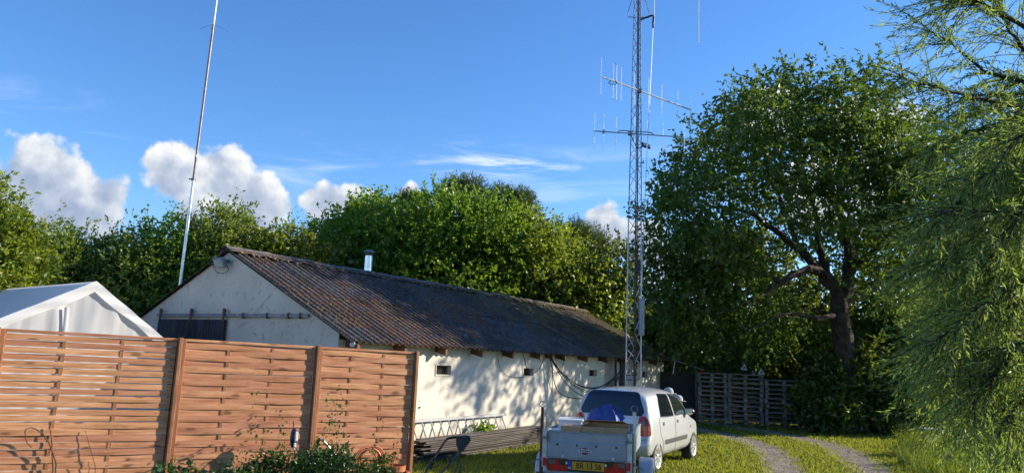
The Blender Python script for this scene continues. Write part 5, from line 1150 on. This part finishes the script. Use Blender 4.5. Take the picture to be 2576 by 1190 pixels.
t = thing('flat_panel', 'flat white panel lying on the trailer load', 'panel', in_trailer(.45, .36, ZB+.31), (R(3), R(2), trot)); m = MB(); m.box((0, 0, .0), (.5, .34, .03)); m.build('sheet', 'white', t, bevel=.005)
t = thing('blue_bag', 'crumpled blue plastic sheet standing up out of the trailer', 'bag', in_trailer(1.15, -.14, ZB+.005), (0, 0, trot))
m = MB()
def bag(a, b):  # crumpled sheet, peaked towards the car
    u = (a-.5)*2; an = a*2*math.pi; hgt = .50+.15*max(0, math.cos(an*1+2.6))+.05*mnoise.noise((a*7, 1, 3)); r_ = .30*(1-.55*b**1.6)+.05*mnoise.noise((math.cos(an)*2, math.sin(an)*2, b*2.5))
    return (r_*math.cos(an)*.75, r_*math.sin(an)*1.25+.0+.12*b*b, b*hgt)
m.grid(bag, 22, 9); m.build('sheet', 'bluetarp', t)
m = MB(); m.grid(lambda a, b: (-.14-.05*a+.03*math.sin(b*5), -.12-.17*b+.05*math.sin(a*4), .66-.30*b*(.6+.4*a)-.04*a), 5, 6); m.build('fold', 'bluetarp', t)

# ================================================================ lawn mower handle end, in front of the boards
pm0 = P(1150, 1098, 9.8); t = thing('lawn_mower', 'black push mower with folding handle standing on the shaded grass', 'mower', (pm0.x-.62, pm0.y-.75, 0))
o_ = Vector((pm0.x-.62, pm0.y-.75, 0)); hp = lambda x, y, Y: P(x, y, Y)-o_
bl1, bl2 = hp(1068, 1190, 9.35), hp(1110, 1190, 9.05)
d1 = (bl1-hp(1116, 1105, 9.9)).normalized(); d2 = (bl2-hp(1176, 1110, 9.55)).normalized()
e1 = bl1+d1*((bl1.z-.22)/-d1.z); e2 = bl2+d2*((bl2.z-.22)/-d2.z)
m = MB(); m.tube(catm([e1, bl1, hp(1116, 1115, 9.85), hp(1128, 1102, 9.9), hp(1150, 1098, 9.8), hp(1174, 1097, 9.6), hp(1181, 1102, 9.55), hp(1174, 1118, 9.5), bl2, e2], 6), .0135, 9); m.build('handle_bar', 'black', t, True)
m = MB(); c_ = hp(1164, 1112, 9.55); m.prism([c_+Vector(v) for v in ((-.09, .01, .06), (.06, -.03, .055), (.07, -.03, .0), (.01, -.02, -.11), (-.05, -.0, -.10), (-.08, .01, -.04))], (.01, .05, .01)); m.build('switch_box', 'black', t, bevel=.01)
m = MB(); q1 = bl1.lerp(hp(1116, 1115, 9.85), .30); q2 = bl2.lerp(hp(1174, 1118, 9.5), .42); m.tube([q1+Vector((-.01, 0, -.05)), q1+Vector((.02, 0, .03))], .024, 8); m.build('height_knob', 'black', t); m = MB(); m.tube([q2+Vector((-.02, 0, -.01)), q2+Vector((-.03, 0, .06))], .022, 8); m.build('height_knob', 'black', t)
for k in (0, 1): m = MB(); m.tube(catm([hp(1160, 1125, 9.55), hp(1152-6*k, 1150, 9.5), hp(1144-10*k+8, 1190, 9.3), e2.lerp(e1, .3+.2*k)+Vector((.05, 0, .0))], 5), .006, 6); m.build('cable', 'cable', t)
ec = (e1+e2)*.5; ec.z = 0; dd = Vector((d1.x, d1.y, 0)).normalized(); ry = math.atan2(dd.y, dd.x)
m = MB(); m.prism([ec+dd*.22+Matrix.Rotation(ry, 3, 'Z') @ Vector((v.x, v.y, .10)) for v in rounded([(-.30, -.20), (.30, -.17), (.30, .17), (-.30, .20)], .08)], (0, 0, .14)); m.build('deck', 'black', t, bevel=.03)
m = MB(); m.lathe([(.13, .24), (.12, .32), (.06, .35)], 20, ec+dd*.25); m.build('motor_hood', 'black', t, True)
for sx_ in (-.02, .46):
    for sy in (-.22, .22): m = MB(); m.lathe([(.085, -.02), (.085, .02)], 18, (0, 0, 0), 'y'); o = m.build('wheel', 'rubber', t); o.location = ec+dd*sx_+Matrix.Rotation(ry, 3, 'Z') @ Vector((0, sy, .085)); o.rotation_euler = (0, 0, ry)

# ================================================================ two people crouching behind the car, only their caps show over it
def person(label, capx, capy, Y, face, shirt):
    hp_ = P(capx, capy, Y); hz = hp_.z-.06                                    # centre of the head
    t = thing('person', label, 'person', (hp_.x, hp_.y, 0), (0, 0, face))
    sh = hz-.20; pel = (-.10, 0, max(.22, sh-.50)); J = [pel, (-.06, 0, (pel[2]+sh)/2), (0, 0, sh-.04), (.03, 0, sh+.06), (.05, 0, hz-.02), (.07, 0, hz+.06)]
    E_ = [(0, 1), (1, 2), (2, 3), (3, 4), (4, 5)]; Rd = [.15, .14, .145, .06, .088, .085]
    def ch(par, pts, rs):
        for p, r_ in zip(pts, rs): J.append(p); Rd.append(r_); E_.append((par, len(J)-1)); par = len(J)-1
        return par
    for sg in (-1, 1):
        ch(2, [(.01, sg*.17, sh-.06), (.16, sg*.20, sh-.28), (.36, sg*.13, sh-.34), (.44, sg*.10, sh-.34)], [.065, .048, .036, .03])
        ch(0, [(-.06, sg*.10, pel[2]), (.30, sg*.14, pel[2]+.12), (.16, sg*.13, .09), (.20, sg*.13, .05), (.33, sg*.14, .035)], [.09, .065, .045, .042, .03])
    me = bpy.data.meshes.new('person_body'); me.from_pydata(J, E_, []); o = link('body', me, t)
    md = o.modifiers.new('skin', 'SKIN'); md.use_smooth_shade = True
    for v, r_ in zip(me.skin_vertices[0].data, Rd): v.radius = (r_, r_)
    me.skin_vertices[0].data[0].use_root = True
    o.modifiers.new('sub', 'SUBSURF').levels = 1; o.modifiers[-1].render_levels = 1
    bpy.context.view_layer.update(); nm = bpy.data.meshes.new_from_object(o.evaluated_get(bpy.context.evaluated_depsgraph_get())); o.modifiers.clear(); o.data = nm
    nm.materials.clear(); nm.materials.append(MT[shirt]); nm.materials.append(MT['skin'])
    for p in nm.polygons: p.use_smooth = True; p.material_index = 1 if (p.center.z > sh+.05 or (p.center.x > .38 and p.center.z > sh-.45)) else 0
    m = MB(); m.lathe([(.112, 0), (.112, .03), (.104, .075), (.075, .112), (.03, .126), (.0, .128)], 20, (.06, 0, hz+.03)); c = m.build('cap', 'cap', t, True)
    m = MB(); m.grid(lambda a, b: (.155+a*.085, (b-.5)*.17*(1-.25*a*a), hz+.045-.02*a-.06*(b-.5)**2), 4, 8); m.build('peak', 'cap', c, True)
    m = MB(); m.lathe([(.0, -.012), (.012, -.008), (.016, .012), (.0, .03)], 8, (.165, 0, hz-.03), 'z'); m.build('nose', 'skin', t, True)
    for sg in (-1, 1): m = MB(); m.lathe([(.0, -.012), (.024, -.006), (.024, .006), (0, .012)], 10, (.06, sg*.10, hz-.02), 'y'); m.build('ear', 'skin', t, True)
person('person in a grey peaked cap crouching behind the car, the one nearer the mast', 1675, 985, 17.6, R(5), 'shirt')
person('person in a pale grey cap crouching behind the car bonnet', 1699, 1004, 17.2, R(20), 'shirt')

# ================================================================ trees and hedges
GL = 'trees behind the shed'
# left picture edge, golden green
tree('edge_tree', 'golden green leafy tree at the left picture edge above the tent', [lob(-30, 590, 15.5, .6), lob(15, 560, 15.5, .32), lob(10, 640, 15.5, .6), lob(55, 610, 15.6, .35), lob(60, 660, 15.6, .45), lob(-40, 690, 15.2, .9), lob(5, 500, 15.5, .2), lob(20, 710, 15.4, .5)], P(10, 900, 15.6).xy.to_3d(), 'edgeleaf', 1500, 9, .115, .055, GL, .10, slen=.34, drop=.3, shoots=14)
HEDGE = [
 ('dull green hedge tree left of the aerial pole behind the tent ridge', 'plum', [(60, 640, 1.2), (120, 620, 1.0), (170, 640, 1.0), (150, 590, .6), (80, 700, 1.3), (170, 710, 1.4), (130, 760, 1.3)]),
 ('dark hedge tree behind the tent peak', 'plum', [(230, 640, 1.0), (290, 620, 1.0), (340, 640, 1.0), (250, 700, 1.4), (330, 710, 1.4), (290, 770, 1.5), (370, 780, 1.2), (345, 590, .6)]),
 ('tall leafy tree behind the aerial pole', 'hazel', [(430, 560, .9), (455, 610, 1.1), (410, 640, 1.1), (480, 660, 1.2), (420, 710, 1.5), (440, 780, 1.5), (500, 740, 1.3)]),
 ('tall yellow green tree above the gable peak', 'plum', [(540, 545, .9), (585, 560, .9), (625, 575, .8), (560, 620, 1.2), (620, 640, 1.1), (510, 620, 1.0), (560, 690, 1.4), (630, 700, 1.3)]),
 ('lighter yellowish tree between gable peak and flue', 'edgeleaf', [(715, 590, .75), (745, 620, .9), (690, 630, .8), (780, 650, .9), (720, 680, 1.1), (790, 690, 1.0), (660, 680, .9)])]
for i, (lb_, mt_, ls) in enumerate(HEDGE):
    Y = 22.5+i*.5; L_ob = [lob(x, y+r_*50, Y+random.uniform(-.7, .7), r_*random.uniform(.7, 1.0)) for x, y, r_ in ls]
    mx = sum(l[0] for l in L_ob)/len(L_ob); tree('hedge_tree', lb_, L_ob, (mx, Y, 0), mt_, 2900 if i < 4 else 2000, 9, .115, .062, GL, .14, slen=.42, up=.4, drop=.15, shoots=34)
# dark understory that closes the hedge down to the ground
L_ob = [lob(x, y, 24.5, 1.7) for x, y in ((-40, 740), (60, 770), (160, 790), (260, 800), (360, 800), (450, 790), (540, 760), (640, 740), (740, 740))]
crn = crown('leaves', None, L_ob, 5200, 8, .17, .10, 'backleaf', slen=.5, shell=.8); crn.name = 'hedge'; tag(crn, 'dense dark hedge foliage low behind the tent and gable', 'hedge', kind='stuff')
# big broadleaf behind the roof
big = [(860, 590, 1.5), (905, 550, 1.2), (950, 530, 1.1), (930, 610, 1.9), (1000, 570, 1.6), (1060, 540, 1.7), (1130, 520, 1.6), (1180, 545, 1.8), (1110, 600, 2.0), (1020, 640, 2.0), (880, 660, 1.8), (1240, 540, 1.5), (1290, 560, 1.6), (1220, 620, 2.1), (1340, 580, 1.4), (1380, 590, 1.2), (1330, 640, 1.9), (1420, 630, 1.4), (1440, 680, 1.6), (1490, 680, 1.1), (1500, 740, 1.4), (1400, 730, 1.7), (1290, 700, 1.9), (1150, 690, 1.9), (980, 690, 1.7), (1530, 790, 1.2)]
grp = [[], [], []]
for x, y, r_ in big: grp[0 if x < 1015 else 1 if x < 1250 else 2].append((x, y, r_))
for i, (lb_, mt_) in enumerate((('broad dark green tree behind the flue', 'hazel'), ('tallest broad tree behind the middle of the roof', 'hazel'), ('sunlit broad green tree behind the far end of the roof', 'elder'))):
    L_ob = [lob(x, y+r_*36, 27.5+random.uniform(-1.2, 1.2)+(0, 0, 2.2)[i], r_*random.uniform(.75, 1.0)) for x, y, r_ in grp[i]]; mx = sum(l[0] for l in L_ob)/len(L_ob)
    tree('broadleaf_tree', lb_, L_ob, (mx, 27.5+(0, 0, 2.2)[i], 0), mt_, 5200, 9, .145, .085, GL, .22, slen=.5, up=.3, drop=.25, shoots=40)
# scots pines beyond
def pine(label, x, ytop, Y, lobes, base):
    L_ob = [lob(px, py+8, Y+random.uniform(-.5, .5), r_*.9, .7) for px, py, r_ in lobes]; b = P(x, 900, Y); t = thing('pine_tree', label, 'tree', (b.x, b.y, 0), group='pines beyond the shed')
    ll = [(l[0]-b.x, l[1]-b.y, l[2], l[3], l[4]) for l in L_ob]; m = MB(); top = max(l[2] for l in ll); limb(m, [(0, 0, 0), (.1, 0, top*.5), (0, 0, top)], .22, .06)
    for l in ll: limb(m, [(0, 0, l[2]-.8), Vector((l[0]*.5, l[1]*.5, l[2]-.3)), l[:3]], .08, .02, 6)
    m.build('trunk', 'bark_pale', t, True); S, d = lobes_sample(ll, 420*len(ll), .9); D = norm(d+np.array([0, 0, .5])+rng.normal(size=d.shape)*.4); pos, dr = sprigs(S, D, 10, .28, .1, .0, .9); dr = dr+np.repeat(D, 10, 0)*.6
    link('crown', leaf_mesh('crown', pos, dr, .16, .022, 'pine', 0, 0), t)
pine('scots pine with flat crown above the middle of the trees', 1165, 450, 36, [(1140, 475, .8), (1175, 470, 1.0), (1205, 490, .9), (1170, 500, 1.0), (1120, 490, .6)], 0)
pine('dark pine with two tops right of the flat pine', 1290, 470, 36, [(1265, 480, .55), (1268, 505, .8), (1312, 490, .6), (1308, 515, .9), (1290, 530, .9)], 0)
pine('small dark pine tip left of the flat pine', 1030, 500, 36, [(1022, 495, .4), (1040, 505, .6), (1050, 530, .8)], 0)
pine('pine at the right end of the row near the white cloud', 1450, 540, 36, [(1448, 560, .4), (1452, 580, .6), (1470, 600, 1.1), (1500, 620, .9), (1440, 600, 1.0)], 0)
# thin tree left of the mast foot
tree('thin_tree', 'thin airy tree right behind the lattice mast', [lob(1545, 650, 30, .7), lob(1560, 690, 30, .9), lob(1540, 720, 30, .9), lob(1575, 750, 30, .9), lob(1550, 790, 30, 1.1), lob(1600, 800, 30, .8)], (P(1560, 900, 30).x, 30, 0), 'backleaf', 700, 8, .15, .09, GL, .1, slen=.4, shoots=12)

# ---- the big cherry
CB = P(2128, 1078, 23.6); CB.z = 0
t = thing('cherry_tree', 'big dark spreading cherry tree with crooked trunk right of the mast', 'tree', CB)
cp = lambda x, y, dY=0: P(x, y, 23.6+dY)-CB
m = MB()
limb(m, [(0, 0, -.1), cp(2132, 1000), cp(2130, 920, -.1), cp(2120, 850, 0), cp(2112, 790, .05), cp(2112, 750, .05)], .36, .26, 14, .05)
LM = [([(2112, 760, 0), (2095, 715, 0), (2060, 680, -.2), (2005, 687, -.8), (1969, 711, -1.2), (1895, 752, -1.8), (1800, 790, -2.2)], .20, .03),
      ([(2095, 720, 0), (2054, 675, .1), (2029, 643, .2), (1944, 576, .3), (1871, 531, .2), (1761, 516, 0)], .19, .02),
      ([(2105, 735, 0), (2085, 692, .2), (2060, 625, .5), (2054, 546, .8), (2030, 461, 1.0), (2010, 360, 1.0)], .17, .02),
      ([(2116, 755, 0), (2139, 673, .2), (2127, 582, .4), (2109, 509, .5), (2120, 400, .5), (2150, 280, .3)], .22, .02),
      ([(2029, 643, .2), (2005, 613, .8), (1969, 515, 1.2), (1930, 430, 1.4), (1900, 300, 1.2)], .13, .02),
      ([(2130, 690, .1), (2190, 640, -.4), (2250, 560, -1), (2310, 470, -1.4)], .14, .02),
      ([(2120, 770, 0), (2180, 720, .8), (2260, 690, 1.5), (2340, 640, 2)], .13, .02),
      ([(1969, 711, -1.2), (1920, 690, -1.8), (1830, 670, -2.2), (1730, 680, -2.4)], .08, .02), ([(2110, 790, 0), (2060, 800, -.8), (1980, 790, -1.6), (1880, 830, -2.0)], .10, .02)]
for pts, ra, rb in LM: limb(m, [cp(*q) for q in pts], ra, rb, 9, .08)
m.build('trunk', 'bark', t, True)
cher = [(1700, 470, 1.2), (1680, 560, 1.2), (1690, 650, 1.3), (1740, 420, 1.1), (1790, 370, 1.1), (1830, 310, 1.0), (1760, 530, 1.5), (1780, 620, 1.5), (1730, 720, 1.4), (1690, 760, 1.0), (1880, 260, 1.0), (1940, 250, 1.1), (1990, 235, .9), (1860, 370, 1.4), (1930, 330, 1.3), (2010, 310, 1.4), (2090, 290, 1.2), (2070, 220, .8), (2150, 250, 1.0), (2190, 220, .7), (2210, 300, 1.1), (1880, 460, 1.5), (1960, 420, 1.5), (2060, 400, 1.6), (2150, 380, 1.6), (2240, 380, 1.4), (2300, 420, 1.4), (2330, 340, 1.0), (2350, 500, 1.5), (2260, 480, 1.6), (2170, 500, 1.6), (2060, 510, 1.4), (2230, 590, 1.6), (2320, 610, 1.7), (2180, 640, 1.4), (2270, 700, 1.6), (2210, 770, 1.3), (1830, 700, 1.3), (1870, 780, 1.2), (1780, 770, 1.2), (1960, 790, 1.1), (2010, 860, 1.1), (1850, 620, 1.2), (2390, 440, 1.3), (1930, 500, 1.0), (2000, 580, .9), (2200, 860, 1.2), (2100, 620, 1.1), (1700, 830, .9), (1760, 840, .9), (1830, 850, .8), (1930, 850, .9), (2180, 930, 1.0)]
ll = []
for x, y, r_ in cher:
    q = cp(x, y, random.choice((-3.2, -1.9, -.8, .4, 1.6, 2.8)) if y < 560 else random.choice((1.8, 2.6, 3.4)) if 1900 < x < 2230 else random.choice((-1.7, -.4, .8, 2.0, 3.0))); ll.append((q.x, q.y, q.z, r_*.80))
crown('crown', t, ll, 7600, 9, .155, .08, 'cherry', slen=.55, up=.15, drop=.5, shell=.6, shoots=110)

# ---- background trees below the cherry
BG = [((1640, 870, 1.2), (1690, 850, 1.3), (1740, 880, 1.1), (1660, 900, 1.0), (1720, 820, 1.0)), ((1800, 860, 1.3), (1850, 840, 1.3), (1830, 890, 1.1), (1880, 880, 1.2), (1810, 800, .8)), ((1930, 900, 1.0), (1960, 860, .9), (1990, 900, 1.1), (1945, 930, .8)), ((2040, 880, 1.3), (2080, 920, 1.3), (2030, 940, 1.1), (2100, 960, 1.2), (2010, 790, 1.1), (2060, 770, 1.2), (2080, 830, 1.0), (1960, 760, .9)), ((2240, 880, 1.6), (2330, 840, 1.7), (2420, 800, 1.8), (2500, 760, 2.0), (2560, 680, 2.0), (2380, 900, 1.6), (2480, 880, 1.7))]
BGL = ['bushy tree behind the tarpaulin screen', 'sunlit bushy tree above the middle pallets', 'small yellow green bush behind the warning triangles', 'dark bush behind the cherry trunk', 'wide tree far behind the willow on the right']
for i, ls in enumerate(BG):
    Y = [31, 33, 34, 30, 33][i]; L_ob = [lob(x, y, Y+random.uniform(-.8, .8), r_*1.05) for x, y, r_ in ls]; mx = sum(l[0] for l in L_ob)/len(L_ob)
    tree('background_tree', BGL[i], L_ob, (mx, Y, 0), ['backleaf', 'hazel', 'elder', 'backleaf', 'hazel'][i], [1200, 1300, 600, 1700, 2600][i], 9, .19, .11, 'trees behind the pallets', .16, slen=.5)
for x, lb_ in ((1790, 'bare dark trunk rising behind the left pallet stack'), (1912, 'slim dark trunk behind the warning triangles')):
    p = P(x, 930, 32.5); t = thing('bare_trunk', lb_, 'tree', (p.x, p.y, 0)); m = MB(); limb(m, [(0, 0, 0), (.08, 0, 2.5), (0, 0, 5.0), (.1, 0, 7.5)], .24, .16, 10, .04); m.build('trunk', 'bark', t, True)
    crown('crown', t, [(0, 0, 6.6, 1.2), (.8, .3, 6.0, .9), (-.9, 0, 6.2, 1.0)], 500, 8, .17, .10, 'backleaf', slen=.5)

# ---- elder bushes right of the cherry trunk
EL = [('elder bush with pale flower heads beside the cherry trunk', [(2200, 870, .8), (2240, 810, .9), (2290, 780, 1.0), (2260, 890, 1.0), (2210, 950, .8), (2310, 860, 1.1), (2250, 1000, .9), (2200, 1030, .6)], 25.2), ('sunlit green bush at the lane bend', [(2330, 930, 1.0), (2280, 980, .9), (2380, 880, 1.1), (2420, 960, 1.2), (2340, 1010, 1.0), (2400, 1030, 1.0), (2460, 1000, 1.2), (2300, 1040, .7)], 24.6), ('dark low bush in the cherry shade', [(2060, 1010, .7), (2110, 980, .8), (2160, 990, .9), (2190, 1030, .7), (2100, 1040, .6), (2150, 930, .8)], 23.6)]
for i, (lb_, ls, Y) in enumerate(EL):
    L_ob = [lob(x, y, Y+random.uniform(-.5, .5), r_) for x, y, r_ in ls]; mx = sum(l[0] for l in L_ob)/len(L_ob)
    tree('elder_bush' if i < 2 else 'low_bush', lb_, L_ob, (mx, Y, 0), ('elder', 'elder', 'backleaf')[i], 2400, 8, .16, .075, 'bushes along the lane', .06, slen=.4, drop=.2)

# ---- tall grass by the lane
def keep_tall(X, Y):
    n = np.array([mnoise.noise((x*.8, y*.8, 3)) for x, y in zip(X, Y)]); d = near_track(X, Y); return (X > Y*.50+.35*n) & (d > .7) & (n > -.35) & (X < Y*.75)
blades('tall_grass', 34000, (6.0, 16), (11, 23.5), .42, .013, 'tallgrass', keep_tall, .32, 'tall uncut grass and weeds along the right side of the lane', True)
# weeds at the wall foot
X_ = rng.uniform(0, 15.2, 5200); pw = [SHM @ Vector((x, -.04-abs(random.gauss(0, .09)), 0)) for x in X_]
me = leaf_mesh('wall_weeds', np.array([[p.x, p.y, 0] for p in pw]), np.c_[rng.normal(size=(5200, 2))*.45, np.ones(5200)], .05+.13*rng.random(5200)**2.5, .014, 'tallgrass', .1, .25)
tag(link('wall_weeds', me), 'weeds and rough grass along the foot of the cream wall', 'weeds', kind='stuff')

# ---- willow close on the right
WB = P(2800, 1100, 7.0); WB.z = 0; t = thing('willow_tree', 'close willow with long narrow leaves filling the right picture edge', 'tree', WB)
m = MB(); limb(m, [(0, 0, -.1), (.05, 0, 1.2), (.1, .1, 2.4), (.0, .2, 4.2), (-.1, .3, 6.5)], .20, .05, 10)
tw_p, tw_d = [], []
def wbr(pts, r_, twigs, tl_, hang=.5):
    pl = limb(m, pts, r_, .006, 6, .1)
    k = len(pl)
    for _ in range(twigs):
        f_ = random.uniform(.12, 1)**.7; i = min(int(f_*(k-1)), k-2); p = pl[i].lerp(pl[i+1], random.random()); d = (pl[i+1]-pl[i]).normalized()
        dd = (d*.9+Vector((random.gauss(0, .55), random.gauss(0, .55), random.gauss(-hang*.3, .45)))).normalized(); q = p.copy(); n = 12; pts2 = [p]
        for j in range(n):
            q = q+dd*(tl_*random.uniform(.7, 1.2)/n); dd = (dd+Vector((0, 0, -.09*hang))).normalized(); pts2.append(q.copy())
            for s_ in (-1, 1):
                tw_p.append(tuple(q)); side = dd.cross(Vector((random.gauss(0, 1), random.gauss(0, 1), random.gauss(0, 1)))).normalized(); tw_d.append(tuple(dd*.85+side*.5))
        m.tube([pts2[0], pts2[4], pts2[8], pts2[12]], [.004, .003, .002, .0015], 4, False)
wp = lambda x, y, Y: P(x, y, Y)-WB
random.seed(21)
# reaching boughs against the sky, then the dense mass
for pts, tw in (([(2680, 320, 7.2), (2560, 270, 7.0), (2440, 245, 6.8), (2340, 215, 6.7), (2262, 195, 6.6)], 64), ([(2690, 300, 7.4), (2600, 220, 7.2), (2480, 180, 7.0), (2390, 110, 6.9), (2330, 70, 6.9)], 54), ([(2650, 150, 6.0), (2560, 60, 5.8), (2470, 10, 5.7), (2390, -10, 5.6)], 60), ([(2690, 380, 7.4), (2560, 330, 7.2), (2430, 330, 7.1), (2330, 380, 7.0)], 60), ([(2660, 230, 6.5), (2580, 130, 6.4), (2520, 40, 6.3), (2500, -60, 6.2)], 60), ([(2690, 420, 7.0), (2560, 420, 6.8), (2440, 480, 6.7), (2370, 560, 6.6)], 70)):
    wbr([wp(*q) for q in pts], .022, tw, .55)
for k in range(72):
    y0_ = random.uniform(250, 1020); Y = random.uniform(5.6, 8.6); x1 = 2576-random.random()**1.3*(330 if y0_ > 560 else 190)+20; dy = random.uniform(-60, 170)
    wbr([wp(2720, y0_-60, Y), wp((2720+x1)/2, y0_-40+dy*.3, Y-.1), wp(x1, y0_+dy, Y-.2)], .012, 46, .55, .45)
m.build('trunk', 'bark', t, True)
n = len(tw_p); link('crown', leaf_mesh('crown', np.array(tw_p), np.array(tw_d), .074*(.5+.8*rng.random(n)), .0105*(.7+.6*rng.random(n)), 'willow', .1, .2), t)
L_ob = [lob(x, y, 11.8+random.uniform(-.8, .8), r_) for x, y, r_ in ((2440, 700, .5), (2500, 640, .6), (2560, 600, .7), (2420, 780, .6), (2480, 760, .7), (2560, 720, .8), (2400, 870, .6), (2450, 880, .7), (2530, 850, .8), (2610, 820, .9), (2430, 960, .6), (2500, 970, .7), (2580, 980, .8), (2470, 1050, .6), (2550, 1080, .7), (2620, 700, .8), (2390, 1000, .45))]
tree('willow_bush', 'bright feathery green bush behind the close willow at the lane edge', L_ob, (L_ob[8][0], 11.8, 0), 'willow', 4200, 11, .10, .020, None, .05, slen=.42, up=.1, drop=.35, shell=.7)
# far wood that closes the horizon
L_ob = []
for i in range(70):
    a = -42+i*1.25; Y = 60+random.uniform(-4, 4); L_ob.append((math.tan(R(a))*Y, Y, random.uniform(.5, 2.5), random.uniform(2.2, 3.4)))
cr = crown('treeline', None, L_ob, 9000, 7, .55, .38, 'backleaf', slen=1.1, shell=.7); tag(cr, 'far green treeline closing the view behind the yard', 'trees', kind='stuff')
# white plastic garden furniture glimpsed between the bushes
p = P(2372, 1030, 18.2); t = thing('garden_table', 'white slatted garden table half hidden in the tall grass on the right', 'table', (p.x, p.y, 0), (0, 0, R(20)))
for k in range(5): m = MB(); m.box((0, -.24+.12*k, .62), (.9, .10, .02)); m.build('slat', 'white', t)
for x in (-.38, .38):
    m = MB(); m.tube([(x-.1, -.2, 0), (x+.05, .2, .60)], .018, 6); m.build('leg', 'white', t); m = MB(); m.tube([(x-.1, .2, 0), (x+.05, -.2, .60)], .018, 6); m.build('leg', 'white', t)

pts = []
for _ in range(1500):
    q = random.choice(TR1 if random.random() < .5 else TR2); pts.append((q.x+random.gauss(0, .28), q.y+random.uniform(-.5, .5), .006, random.uniform(.008, .022), .55))
tag(lumps('pebbles', pts, 'stone', None), 'loose pebbles scattered along the two wheel tracks', 'pebbles')
n = 700; X_ = rng.uniform(2, 12, n); Y_ = rng.uniform(13, 25, n)
tag(link('fallen_leaves', leaf_mesh('fallen_leaves', np.c_[X_, Y_, np.full(n, .055)], np.c_[rng.normal(size=(n, 2)), np.zeros(n)], .07, .04, 'plum', .1, .1)), 'dry fallen leaves lying on the lawn below the cherry', 'leaves', kind='stuff')

L_ob = [lob(x, 1010, 28.2, .9) for x in range(1690, 2130, 55)]+[lob(x, 960, 28.6, .9) for x in range(1700, 2120, 70)]
crn = crown('undergrowth', None, L_ob, 2600, 8, .16, .09, 'backleaf', slen=.4, shell=.9); tag(crn, 'undergrowth added as dark backing close behind the pallets', 'undergrowth', kind='stuff')  # leaf mass added so the gaps between the pallets read dark
